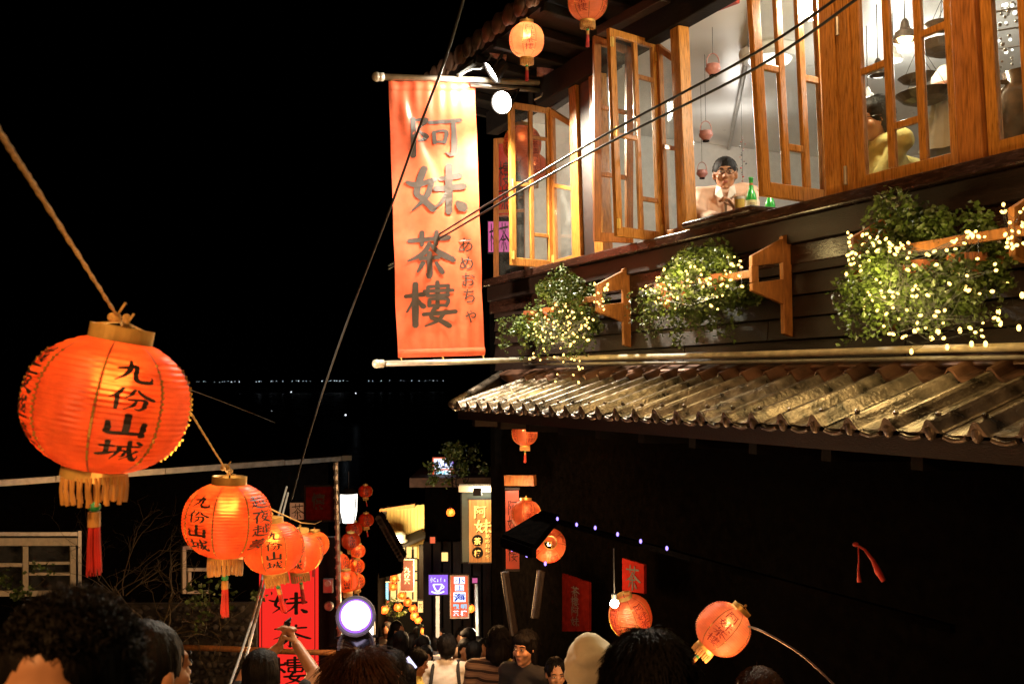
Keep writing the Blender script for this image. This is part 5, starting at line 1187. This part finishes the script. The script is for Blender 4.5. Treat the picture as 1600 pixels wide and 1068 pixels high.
    m2 = remesh(c, .013, 3); so = V((len(label) * 1.7, 0, 0))
    NR_ = [v.normal.copy() for v in m2.vertices]; CO_ = [v.co.copy() for v in m2.vertices]
    for v, vn, vc in zip(m2.vertices, NR_, CO_):
        q = vc / k; v.co = vc + vn * (noise.noise(V((q.x * 7, q.y * 7, q.z * 5)) + so) * .007 + noise.noise(V((q.x * 9 + q.z * 11, q.y * 9, q.z * 24 + q.x * 8)) + so) * .0055) * k * fold
    part_mesh('top', m2, top, root)
    c = MB(); legs(c, .014); c.ell(J((0, .01, .93)), (.158 * B * k, .118 * B * k, .12 * k), 16, 10); part_mesh('trousers', remesh(c, .016, 2), pants, root)
    c = MB(); [c.cap(LEG[s][2] + V((0, .03, -.03)) * k, LEG[s][2] + V((0, -.15, -.04)) * k, .046 * k, .036 * k) for s in (-1, 1)]; part_mesh('shoes', remesh(c, .014, 2), 'blackcloth', root)
    T3 = Th.to_3x3().normalized()
    if hooded:
        c = MB(); c.ell(Th @ V((0, .03, .02)), (.112 * k, .122 * k, .135 * k), 20, 14, T3); c.cap(Th @ V((-.01, .075, .10)), Th @ V((0, .075, .125)), .085 * k, .055 * k); c.ell(Th @ V((0, .05, -.12)), (.14 * k, .10 * k, .10 * k), 18, 12); c.cap(Th @ V((0, .07, -.08)), Th @ V((0, .05, .1)), .10 * k, .07 * k)
        m2 = remesh(c, .014, 3)
        NR_ = [v.normal.copy() for v in m2.vertices]; CO_ = [v.co.copy() for v in m2.vertices]
        for v, vn, vc in zip(m2.vertices, NR_, CO_): v.co = vc + vn * (noise.noise(vc * 8) * .012 + noise.noise(V((vc.x * 12, vc.y * 12, vc.z * 34))) * .009)
        part_mesh('hood', m2, hooded, root)
    elif style:
        c = MB(); cx = (0, .022, .037); r = (.089, .098, .102)
        c.ell(Th @ V(cx), tuple(x * k for x in r), 22, 16, T3); c.ell(Th @ V((0, .040, -.012)), (.080 * k, .074 * k, .085 * k), 18, 12, T3)
        if style == 'crop': c = MB(); c.ell(Th @ V((0, .015, .047)), (.0815 * k, .0955 * k, .0905 * k), 22, 16, T3); c.ell(Th @ V((0, .040, -.005)), (.079 * k, .070 * k, .080 * k), 18, 12, T3)
        if style == 'fringe' or style == 'bob' or style == 'long': c.ell(Th @ V((0, -.012, .068)), (.080 * k, .081 * k, .055 * k), 18, 12, T3)
        if style in ('bob', 'long'):
            for s in (-1, 1): c.cap(Th @ V((s * .068, .010, .03)), Th @ V((s * .078, .020, -.10)), .026 * k, .022 * k)
            c.ell(Th @ V((0, .055, -.06)), (.085 * k, .055 * k, .11 * k), 18, 12, T3)
        if style == 'long':
            c.cap(Th @ V((0, .07, -.05)), Th @ V((0, .095, -.10 - hairlen)), .075 * k, .055 * k)
            for s in (-1, 1): c.cap(Th @ V((s * .072, .03, -.08)), Th @ V((s * .082, .035, -.08 - hairlen)), .028 * k, .016 * k)
        m2 = remesh(c, .009 * k if vox < .012 else .013, 2); hk = .25 if style == 'crop' else (.35 if fringe < .6 else 1)
        NR_ = [v.normal.copy() for v in m2.vertices]; CO_ = [v.co.copy() for v in m2.vertices]
        for v, vn, vc in zip(m2.vertices, NR_, CO_):
            d = vc - hd_; a = atan2(d.x, d.y + .02); v.co = vc + vn * hk * (noise.noise(V((a * 9, d.z * 7, 2))) * .006 + noise.noise(V((a * 30, d.z * 14, 5))) * .003) * k
        ho = part_mesh('hair', m2, hair, root)
        if strands:
            c = MB(); hair_strands(c, Th, cx, r, strands, strand[0], strand[1], strand[2], zmin=-.05, fr=fringe)
            if style == 'long': hair_strands(c, Th, (0, .045, -.07), (.10, .075, .14), strands // 2, strand[0] * 1.3, strand[1], 0, zmin=-.3, down=1.2)
            c.build('strands', hair, ho, stuff=True, fixn=False)
    if face:
        for s in (-1, 1):
            c = MB(); c.ell(Th @ V((s * .031, -.0885, .012)), (.0115 * k, .006 * k, .0052 * k), 12, 8, T3); eo = c.build('eye', 'eyew', root, smooth=True)
            c = MB(); c.ell(Th @ V((s * .031, -.0945, .012)), (.0050 * k, .0016 * k, .0050 * k), 10, 6, T3); c.build('iris', 'iris', eo)
            c = MB(); c.tube([Th @ V((s * .018, -.0935, .019)), Th @ V((s * .031, -.0955, .0195)), Th @ V((s * .044, -.0905, .0165))], [.0014 * k, .0020 * k, .0012 * k], 6); c.build('upper_lid', hair, eo)
            if brow: c = MB(); c.tube([Th @ V((s * .014, -.0925, .034)), Th @ V((s * .032, -.0925, .0395)), Th @ V((s * .050, -.080, .034))], [.0042 * k, .0046 * k, .0020 * k], 6); c.build('eyebrow', hair, root, smooth=True)
        c = MB(); c.ell(Th @ V((0, -.0925, -.0545)), (.020 * k, .0055 * k, .0042 * k), 14, 6, T3); c.ell(Th @ V((0, -.0900, -.0625)), (.017 * k, .0058 * k, .0050 * k), 14, 6, T3); c.build('lips', 'lips', root, smooth=True)
    if glasses:
        c = MB()
        for s in (-1, 1):
            pts = [Th @ V((s * .033 + .025 * cos(a) * (1 + .10 * abs(cos(2 * a))), -.106, .010 + .017 * sin(a))) for a in [2 * pi * i / 20 for i in range(21)]]; c.tube(pts, .0021 * k, 6)
            c.tube([Th @ V((s * .060, -.104, .016)), Th @ V((s * .082, -.04, .014)), Th @ V((s * .084, .012, .010))], .0020 * k, 6)
        c.tube([Th @ V((-.009, -.107, .013)), Th @ V((0, -.109, .016)), Th @ V((.009, -.107, .013))], .002 * k, 6); go = c.build('spectacles', 'spec', root, smooth=True)
        for s in (-1, 1): c = MB(); c.ell(Th @ V((s * .033, -.106, .010)), (.024 * k, .0012, .016 * k), 14, 6, T3); c.build('lens', 'glassc', go)
    if extras: extras(root, Th, J, k, sh)
    root.rotation_euler = (0, 0, yaw); root.location = loc
    return root
def stand(px, pytop, Y, H, up=.0):
    """where a standing person's feet are, so that the crown is seen at this pixel"""
    p = at(px, pytop, Y); return V((p.x, p.y, p.z - H * 1.0))
PI = pi
# --- at the window: man with a mug, seen from the lane below
ml = at(1133, 274, 6.95); mh = 1.72
def man_extras(root, Th, J, k, sh):
    for s in (-1, 1):
        c = MB(); c.prism([J((s * .008, -.150, 1.375)), J((s * .030, -.118, 1.475)), J((s * .066, -.062, 1.500)), J((s * .074, -.092, 1.430))], V((0, -.008, 0))); c.build('collar', 'whitecloth', root)
    c = MB(); c.prism([J((-.010, -.138, 1.40)), J((.010, -.138, 1.40)), J((.006, -.142, 1.15)), J((-.006, -.142, 1.15))], V((0, -.004, 0))); c.build('button_placket', 'browncloth', root)
    for z in (1.36, 1.29, 1.22): c = MB(); c.ell(J((0, -.148, z)), (.005, .003, .005), 8, 5); c.build('button', 'white', root)
mo = ml - V((0, 0, 1.585 * mh / 1.70))
yaw_m = atan2(ml.x, ml.y) * -1 * -1
def rel(px, py, Y, yaw, o):                         # a surveyed point in a person's own frame
    return Matrix.Rotation(-yaw, 3, 'Z') @ (at(px, py, Y) - o)
ym = -atan2(ml.x, ml.y)
person('man in a peach shirt and glasses at the open window with a beer mug', mo, ym, mh, 'pinkshirt', 'blackcloth', 'skin', style='crop', fold=2.2, female=False, vox=.0065, seat=True, glasses=True, bulk=1.06, shrug=.055, strands=1100, strand=(.010, .0009, 0), extras=man_extras, group='people inside the teahouse',
       arms={-1: (rel(1091, 335, 6.8, ym, mo), rel(1122, 345, 6.55, ym, mo), (0, -.3, -1), .5), 1: (rel(1172, 333, 6.7, ym, mo), rel(1150, 327, 6.48, ym, mo), (-1, -.2, 0), 1.0, (-.55, -.35, .75))}, turn=(.03, .06), neckline=.01)
# --- behind the fixed window: woman in profile
wl = at(1388, 188, 5.66); wo = wl - V((0, 0, 1.585 * 1.74 / 1.70)); yw = -1.22
person('woman in a yellow green cardigan and glasses seated in profile behind the fixed window', wo, yw, 1.74, 'khaki', 'greycloth', 'skin2', style='bob', female=True, vox=.008, seat=True, glasses=True, strands=1400, strand=(.030, .0012, 0), lean=.12, shrug=.03, bulk=1.02, group='people inside the teahouse',
       arms={1: (rel(1378, 275, 5.52, yw, wo), rel(1360, 300, 5.52, yw, wo)), -1: (rel(1440, 262, 5.95, yw, wo), rel(1380, 300, 5.85, yw, wo))}, turn=(-.1, .22), neckline=.0)
# --- the crowd on the steps, nearest first
person('nearest man at lower left, curly dark hair, only his forehead and hair in view', stand(104, 912, 1.28, 1.74), -.05, 1.70, 'blackcloth', 'jeans', 'skin2', style='short', strands=5200, strand=(.020, .0008, .75), vox=.008, fringe=.50, turn=(.05, .1), face=True)
ph = stand(232, 968, 2.4, 1.72)
def phone_at(c, ax, label, lit=False, s=1.0):
    t = thing('phone', label, 'phone', c); X, Nn, Z = ax; g = MB(); g.box(c, (.034 * s, .0045, .065 * s), ax); g.build('case', 'phone', t, bevel=.003)
    g = MB(); g.box(c + Nn * .0052, (.030 * s, .0006, .056 * s), ax); g.build('screen', 'screen' if lit else 'iris', t); g = MB(); g.ell(c - Nn * .005 + Z * .045 * s + X * .018 * s, (.005, .003, .005), 8, 6); g.build('camera_lens', 'steel', t)
person('dark haired man half lost in shadow behind the curly head, hands raised', ph, 2.5, 1.70, 'blackcloth', 'jeans', 'skin2', style='short', face=True, vox=.008, sleeve=.8,
       arms={-1: (rel(262, 1100, 2.5, 2.5, ph), rel(238, 1066, 2.75, 2.5, ph), (0, 1, .2), .9, tuple(Matrix.Rotation(-2.5, 3, 'Z') @ V((.6, .3, .9)))), 1: (rel(300, 1110, 2.6, 2.5, ph), rel(284, 1076, 2.75, 2.5, ph), (0, 1, .2), .9, tuple(Matrix.Rotation(-2.5, 3, 'Z') @ V((-.6, .3, .9))))})
phone_at(at(256, 1056, 2.85), (V((.9, 0, .3)).normalized(), V((0, -1, 0)), V((-.3, 0, .9)).normalized()), 'small phone with a violet glint held by the man in shadow at lower left', True)
pa = stand(408, 1006, 4.75, 1.70); ya = 3.05
zz = lambda v: tuple(Matrix.Rotation(-ya, 3, 'Z') @ V(v))
person('woman with bare arms raised, photographing, before the scarlet sign', pa, ya, 1.66, 'blackcloth', 'jeans', 'skin2', style='bob', female=True, vox=.0075, sleeve=.32, face=False,
       arms={1: (rel(385, 1052, 4.9, ya, pa), rel(436, 1010, 5.05, ya, pa), zz((.6, 0, .3)), .9, zz((.35, .1, .9))), -1: (rel(492, 1052, 4.9, ya, pa), rel(463, 1006, 5.05, ya, pa), zz((-.7, 0, .3)), .9, zz((-.45, .1, .85)))})
phone_at(at(447, 986, 5.10), (V((.25, .9, .1)).normalized(), V((-.95, .25, 0)).normalized(), V((.15, 0, 1)).normalized()), 'dark phone held up in both hands in front of the scarlet sign')
person('woman with long reddish brown hair seen from behind under the stage lights', stand(561, 1004, 2.8, 1.66), 3.2, 1.62, 'blackcloth', 'jeans', 'skin', 'hairb', 'long', female=True, face=False, strands=3000, strand=(.09, .0011, 0), vox=.011, hairlen=.26)
person('smiling woman facing up the steps beside the brown haired one, face half hidden', stand(612, 1012, 6.6, 1.66), -.25, 1.62, 'whitecloth', 'jeans', 'skin2', style='long', female=True, vox=.0075, hairlen=.15, strands=900, strand=(.05, .0012, 0))
p5 = stand(650, 1008, 8.3, 1.62); y5 = 1.75; z5 = lambda v: tuple(Matrix.Rotation(-y5, 3, 'Z') @ V(v))
person('girl in a yellow top looking down at the phone she holds, turned sideways', p5, y5, 1.58, 'yellowcloth', 'jeans', 'skin', style='long', female=True, vox=.009, turn=(0, .25), strands=900, strand=(.05, .0013, 0))
person('person in a pale lilac top just left of the girl with the phone', stand(636, 1030, 8.0, 1.58), 2.8, 1.54, 'lilac', 'jeans', 'skin', style='bob', female=True, vox=.011, face=False)
phone_at(at(641, 1036, 8.0), (V((.8, 0, .6)), V((0, -1, 0)), V((-.6, 0, .8))), 'thin lit phone held by the girl in yellow', True)
def pack(root, Th, J, k, sh):
    for s in (-1, 1):
        g = MB(); g.tube([J((s * .10, -.125, 1.18)), J((s * .115, -.085, 1.40)), J((s * .115, .0, 1.468)), J((s * .12, .085, 1.42)), J((s * .14, .132, 1.25)), J((s * .13, .128, 1.02))], .017, 6); g.build('backpack_strap', 'blackcloth', root, smooth=True)
    g = MB(); g.tube([J((-.02 + .08 * cos(a), .148 + .02 * sin(a), 1.14 + .05 * sin(a))) for a in [pi * i / 10 for i in range(11)]], .008, 6); g.build('cord', 'blackcloth', root, smooth=True)
person('man in a white shirt with black backpack straps seen from behind', stand(697, 990, 9.4, 1.74), 3.1, 1.72, 'whitecloth', 'jeans', 'skin', style='short', face=False, vox=.010, sleeve=.35, extras=pack, bulk=1.12, lean=.0, turn=(.3, .2), strands=900, strand=(.025, .0014, 0))
person('man in a pale blue T shirt between the white shirt and the striped hoodie', stand(741, 1000, 10.4, 1.72), 2.9, 1.70, 'bluecloth', 'jeans', 'skin', style='short', face=False, vox=.011, sleeve=.35, bulk=1.05)
m = pm('striped_hoodie', (.20, .12, .07), .85, var=.1); n_ = m.node_tree.nodes; L_ = m.node_tree.links
tcx = n_.new('ShaderNodeTexCoord'); wv = n_.new('ShaderNodeTexWave'); wv.bands_direction = 'Z'; wv.inputs['Scale'].default_value = 5.2; wv.inputs['Distortion'].default_value = .9; wv.inputs['Detail Scale'].default_value = .6
rp_ = n_.new('ShaderNodeValToRGB'); rp_.color_ramp.interpolation = 'CONSTANT'; els = rp_.color_ramp.elements; els[0].color = (.030, .014, .009, 1); els[1].position = .22; els[1].color = (.26, .16, .09, 1); e3 = els.new(.62); e3.color = (.12, .06, .035, 1); e4 = els.new(.74); e4.color = (.30, .19, .11, 1)
L_.new(tcx.outputs['Object'], wv.inputs[0]); L_.new(wv.outputs[0], rp_.inputs[0]); L_.new(rp_.outputs[0], n_['Principled BSDF'].inputs['Base Color']); M['stripes'] = m
p9 = stand(778, 978, 7.6, 1.72); y9 = 2.95
def strap9(root, Th, J, k, sh):
    g = MB(); g.tube([J((-.09, .02, 1.475)), J((-.13, .09, 1.40)), J((-.10, .128, 1.30))], .020, 6); g.build('bag_strap', 'yellowcloth', root, smooth=True)
person('person in a brown striped hoodie with a dark head, seen from behind, one arm out', p9, y9, 1.70, 'stripes', 'jeans', 'skin', style='bob', face=False, vox=.011, bulk=1.14, strands=1200, strand=(.035, .0014, 0), extras=strap9,
       arms={-1: (rel(812, 1022, 7.5, y9, p9), rel(824, 998, 7.2, y9, p9))}, turn=(.2, .25))
person('black haired woman in black, pale three quarter face turned to the left', stand(820, 984, 7.0, 1.64), -.55, 1.62, 'blackcloth', 'blackcloth', 'skin2', style='bob', female=True, vox=.0075, strands=1500, strand=(.035, .0012, 0))
kid = stand(868, 1018, 6.0, 1.30)
person('small child with short black hair facing us, left of the cream hood', kid, .15, 1.25, 'blackcloth', 'jeans', 'skin2', style='short', vox=.0075, turn=(0, .1), bulk=1.0, strands=900, strand=(.018, .0012, 0))
person('person in a cream white hood, seen from behind right of the child', stand(930, 982, 3.7, 1.68), 2.6, 1.62, 'hood', 'jeans', 'skin', style=None, hooded='hood', face=False, vox=.012)
person('person with thick black hair seen from behind, right of the cream hood', stand(1012, 968, 1.95, 1.72), 3.0, 1.68, 'blackcloth', 'jeans', 'skin', style='bob', face=False, strands=4200, strand=(.035, .0009, 0), vox=.010)
person('person with short brownish hair at the bottom edge, just under the tilted lantern', stand(1184, 1032, 3.4, 1.62), 3.3, 1.58, 'browncloth', 'jeans', 'skin', 'hairb', 'short', face=False, strands=2000, strand=(.025, .0011, 0), vox=.011)
# --- farther down the lane: a few figures re-dressed from one build each
random.seed(77)
far = []
specs = (('whitecloth', 'white'), ('blackcloth', 'black'), ('greycloth', 'grey'), ('browncloth', 'brown'))
for m_, nm in specs:
    far.append((nm, person('far walker', V((0, 0, 0)), 0, 1.66, m_, 'jeans', 'skin', style='short' if nm in ('white', 'grey') else 'bob', vox=.02, face=False, group='far walkers in ' + nm + ' down the lane')))
used_f = set()
for i in range(40):
    px = random.uniform(592, 700) if i < 28 else random.uniform(600, 760); Y = random.uniform(12.0, 27) if i < 28 else random.uniform(10.8, 14)
    x = (px - 800) / FPX * Y; nm, src = random.choice(far)
    o = src if nm not in used_f else copy_tree(src); used_f.add(nm)
    o.location = V((x, Y, ground_z(Y) + .15)); o.rotation_euler = (0, 0, random.choice((0, 0, 3.1, 2.8, 3.4, 1.2, -.5)) + random.uniform(-.3, .3)); s_ = random.uniform(.93, 1.06); o.scale = (s_, s_, s_)
    o['label'] = 'distant walker in a ' + nm + ' top among the crowd down the stepped lane'

# ================================================================== INSIDE THE TEAHOUSE, ON ITS LEDGE
t = thing('beer_mug', 'glass mug of pale beer with foam held by the man at the window', 'mug', at(1156, 316, 6.36)); c = t.location
g = MB(); g.lathe([(.001, -.052), (.036, -.052), (.039, .055), (.036, .055), (.033, -.042), (.001, -.042)], 20, c); g.build('body', 'glassc', t, smooth=False)
g = MB(); g.lathe([(.001, -.041), (.0325, -.041), (.0345, .018), (.001, .018)], 20, c); g.build('beer', 'beer', t); g = MB(); g.lathe([(.001, .0185), (.0345, .0185), (.035, .036), (.001, .040)], 20, c); g.build('foam', 'foam', t)
g = MB(); g.tube([c + V((-.036 - .030 * sin(pi * k / 8), 0, .035 - .065 * k / 8)) for k in range(9)], .006, 8); g.build('handle', 'glassc', t, smooth=True)
t = thing('beer_bottle', 'green beer bottle with a cream label standing on the window ledge', 'bottle', at(1174, 318, 6.40)); c = t.location; c.z = 1.076
g = MB(); g.lathe([(.001, 0), (.033, 0), (.036, .006), (.036, .135), (.030, .165), (.017, .195), (.0135, .225), (.0135, .262), (.016, .264), (.016, .276), (.001, .278)], 22, c); g.build('glass', 'bottleglass', t, smooth=True)
g = MB(); g.lathe([(.0366, .045), (.0366, .118)], 22, c); lb = g.build('label', 'label', t, fixn=False)
g = MB(); [g.box(c + V((-.004, -.0372, z)), (.017, .0006, .0016)) for z in (.094, .082, .070)]; g.build('print', 'ink', lb); g = MB(); g.lathe([(.0142, .205), (.0140, .235)], 16, c); g.build('neck_label', 'terra', t, fixn=False)
t = thing('small_bottle', 'second green bottle seen through the open leaf, behind the first', 'bottle', at(1203, 306, 6.6)); c = t.location; c.z = 1.06
g = MB(); g.lathe([(.001, 0), (.033, 0), (.036, .006), (.036, .135), (.030, .165), (.017, .195), (.0135, .225), (.0135, .26), (.001, .262)], 20, c); g.build('glass', 'bottleglass', t, smooth=True); g = MB(); g.lathe([(.0366, .04), (.0366, .11)], 20, c); g.build('label', 'label', t, fixn=False)
CZ = ZT + .16
def hangpot(px, py, Y, s, label):
    t = thing('hanging_pot', label, 'pot', at(px, py, Y), 'pink pots hanging in the window'); c = t.location
    g = MB(); g.lathe([(.001, -.8), (.45, -.8), (.55, -.62), (.95, -.2), (1.0, .15), (.82, .42), (.90, .55), (.80, .55), (.70, .40), (.001, .3)], 20, c); 
    g.v = [c + (v - c) * s for v in g.v]; g.build('pot', 'pinkpot', t, smooth=True)
    g = MB(); g.lathe([(.40, -.95), (.50, -.95), (.47, -.79), (.40, -.79), (.40, -.95)], 18, c); g.v = [c + (v - c) * s for v in g.v]; g.build('foot', 'black', t)
    g = MB(); g.tube([c + V((s * .82 * cos(a), 0, s * (.45 + 1.55 * sin(a) ** .8 if 0 < a < pi else .45))) for a in [pi * k / 12 for k in range(13)]], s * .07, 6); g.build('handle', 'pinkpot', t, smooth=True)
    g = MB(); g.tube([c + UP * s * 2.0, V((c.x, c.y, CZ))], .0018, 4); g.build('string', 'cable', t)
hangpot(1114, 108, 7.0, .058, 'pink pot hanging highest in the open window, cut by the black cables')
hangpot(1103, 211, 7.6, .056, 'pink pot with tall handle hanging midway in the open window')
hangpot(1097, 271, 8.4, .050, 'small pink pot hanging lowest in the open window, left of the man')
t = thing('ceiling_lamp', 'round white ceiling lamp seen through the open leaf', 'lamp', at_z(1203, 84, CZ - .05)); c = t.location
g = MB(); g.lathe([(.001, .05), (.20, .05), (.24, .02), (.235, -.035), (.20, -.055), (.001, -.03)], 32, c); g.build('ring', 'white', t, smooth=False); g = MB(); g.lathe([(.001, -.032), (.17, -.046), (.15, -.075), (.001, -.085)], 28, c); g.build('diffuser', 'lampw', t, smooth=True)
t = thing('bead_string', 'string of small flowers and beads hanging right of the man', 'bead string', at(1160, 270, 7.6)); c = t.location
g = MB(); g.tube([V((c.x, c.y, CZ)), at(1161, 300, 7.6)], .0014, 4); g.build('thread', 'cable', t)
random.seed(4)
for k in range(26):
    y_ = 215 + k * 3.4; p = at(1160 + random.gauss(0, 3.2 if 8 < k < 13 or 2 < k < 5 else 1.2), y_, 7.6); g = MB(); r = random.uniform(.004, .009); g.ell(p, (r, r, r * .8), 7, 5); g.build('bead', random.choice(('pinkpot', 'lilac', 'iris', 'label', 'redsilk')), t)
def bell(px, py, Y, s, label, lit):
    t = thing('pendant_lamp', label, 'lamp', at(px, py, Y), 'pendant lamps behind the fixed window'); c = t.location; q = Matrix.Scale(s, 3)
    g = MB(); g.lathe([(.001, 1.1), (.16, 1.1), (.30, .85), (.34, .55), (.42, .3), (.78, .05), (.86, -.25), (.95, -.42), (.95, -.52), (.80, -.50), (.70, -.20), (.001, .2)], 24, c, q); g.build('shade', 'bowl' if lit != 2 else 'white', t, smooth=False)
    g = MB(); g.lathe([(.001, -.10), (.50, -.10), (.62, -.30), (.5, -.62), (.001, -.72)], 20, c, q); g.build('globe', 'bulb' if lit == 1 else ('lampw' if lit == 2 else 'bowl'), t, smooth=True)
    g = MB(); g.tube([c + UP * s * 1.05, V((c.x, c.y, CZ))], .004, 5); g.build('cord', 'cable', t)
    if lit: lamp('pendant_light', c - UP * s * .95, 3.2 if lit == 1 else 6, (1, .72, .42) if lit == 1 else (1, .92, .78), .03)
bell(1414, 52, 6.0, .082, 'dark bell shaped pendant lamp with an orange glow, behind the fixed window', 1)
bell(1396, 88, 6.6, .065, 'white glowing pendant lamp just left of the dark bell shaped one', 2)
bell(1372, 110, 6.6, .075, 'unlit dark pendant lamp in the left column of the fixed window', 0)
bell(1356, 148, 7.0, .052, 'small glowing pendant lamp low behind the fixed window, above the woman', 2)
for px, py, Y, s, lb in ((1472, 42, 5.6, .10, 'dark wooden dish hanging highest at the right of the fixed window'), (1478, 76, 5.8, .17, 'broad dark wooden dish hanging second at the right of the fixed window'), (1434, 124, 6.0, .12, 'dark wooden dish hanging in the middle of the fixed window'), (1446, 152, 5.6, .17, 'widest dark wooden dish, lowest, near the woman head')):
    t = thing('hanging_dish', lb, 'dish', at(px, py, Y), 'dark dishes hanging behind the fixed window'); c = t.location
    g = MB(); g.lathe([(.001, -.22), (.45, -.22), (.75, -.10), (1.0, .16), (.96, .18), (.70, -.02), (.001, -.1)], 22, c, Matrix.Rotation(random.uniform(-.15, .15), 3, 'Y') @ Matrix.Scale(s, 3)); g.build('dish', 'bowl', t, smooth=False)
    g = MB(); [g.tube([c + V((s * .9 * cos(a), s * .9 * sin(a), s * .16)), V((c.x, c.y, c.z + s * 1.6))], .002, 4) for a in (0, 2.1, 4.2)]; g.tube([V((c.x, c.y, c.z + s * 1.6)), V((c.x, c.y, CZ))], .002, 4); g.build('string', 'cable', t)
t = thing('cloth_lamp', 'orange ringed lamp with a white cloth skirt hanging at the right of the fixed window', 'lamp', at(1482, 135, 5.7)); c = t.location
g = MB(); g.lathe([(.001, .13), (.05, .12), (.095, .06), (.10, 0), (.085, -.04)], 24, c); g.build('globe', 'white', t, smooth=True); g = MB(); g.lathe([(.101, .01), (.106, -.01), (.104, -.05), (.088, -.055), (.09, .0)], 24, c); g.build('ring', 'terra', t)
g = MB(); g.lathe([(.080 + .006 * 0, -.055), (.10, -.14), (.13, -.26), (.17, -.40)], 40, c)
g.v = [v + (v - V((c.x, c.y, v.z))) * .09 * sin(9 * atan2(v.y - c.y, v.x - c.x)) for v in g.v]; g.build('skirt', 'bannerpale' if False else 'white', t, smooth=True, fixn=False); g = MB(); g.tube([c + UP * .13, V((c.x, c.y, CZ))], .003, 4); g.build('cord', 'cable', t)
t = thing('bead_chandelier', 'glittering glass bead chandelier at the upper right corner window', 'chandelier', at(1578, 60, 4.9)); c = t.location
bd = MB().ell((0, 0, 0), .008, 8, 6).mesh('glass_bead', smooth=True); bd.materials.append(M['steel']); glow_bd = bd.copy(); glow_bd.materials[0] = M['lampw']  # second bead glows by itself to give the glitter
for k in range(90):
    a = random.uniform(0, 2 * pi); r = random.uniform(.02, .16); z = random.uniform(-.16, .22); share(bd if random.random() < .86 else glow_bd, 'glass_bead', t, (r * cos(a) * (1 - z), r * sin(a), z), None, random.uniform(.6, 1.5))
g = MB(); [g.tube([c + V((.16 * cos(a + k), .16 * sin(a + k), .2 - .1 * k)) for a in [2 * pi * i / 16 for i in range(17)]], .004, 4) for k in range(3)]; g.build('hoop', 'steel', t); g = MB(); g.tube([c + UP * .2, V((c.x, c.y, CZ))], .004, 4); g.build('rod', 'steel', t)
t = thing('glazed_jar', 'big dark brown glazed jar behind the corner window at right', 'jar', at(1600, 190, 4.75)); c = t.location
g = MB(); g.lathe([(.001, -.38), (.10, -.38), (.17, -.22), (.19, -.02), (.14, .14), (.08, .19), (.095, .25), (.07, .25), (.055, .18), (.001, .1)], 30, c); g.build('body', 'glazejar', t, smooth=True); g = MB(); [g.tube([c + V((s * .08, 0, .2)), c + V((s * .15, 0, .20)), c + V((s * .165, 0, .09))], .015, 8) for s in (-1, 1)]; g.build('handle', 'glazejar', t, smooth=True)
t = thing('table', 'dark tea table behind the woman in the fixed window', 'table', fac(-1.3, -1.3, .06)); g = MB(); g.box(fac(-1.35, -1.2, 1.02), (.42, .35, .025), (D, N, UP)); g.build('table_top', 'sill', t, bevel=.006)
for a in (-.36, .36):
    for b in (-.28, .28): g = MB(); g.bar(fac(-1.35 + a, -1.2 + b, .06), fac(-1.35 + a, -1.2 + b, .99), .05, .05); g.build('leg', 'dark', t)
t = thing('window_bench', 'bench inside the window on which the drinking man sits', 'bench', fac(.2, -1.0, .06)); g = MB(); g.box(fac(.1, -1.05, .74), (.8, .2, .03), (D, N, UP)); g.build('seat', 'dark', t); [MB().bar(fac(.1 + a, -1.05, .06), fac(.1 + a, -1.05, .705), .06, .30).build('leg', 'dark', t) for a in (-.6, .6)]
# the room's lights, and added fill lights that no visible lamp gives
lamp('room_light', fac(.3, -1.9, 2.25), 46, (1, .93, .80), .12)
lamp('room_light', fac(-1.4, -2.0, 2.25), 38, (1, .92, .78), .12)
lamp('room_light', fac(2.3, -2.0, 2.25), 8, (1, .93, .82), .12)
lamp('added_eave_lamp', fac(-2.2, .92, 2.70), 80, (1, .56, .22), .08)  # unseen warm lamp, added for the off-frame street lighting
lamp('room_light', fac(-.95, -.28, 2.25), 85, (1, .86, .58), .08)  # added by the window to brighten the seated woman
lamp('street_fill', V((-1.6, .25, 1.2)), 200, (1, .48, .16), .15)  # unseen warm fill near the camera, added in place of off-frame lighting
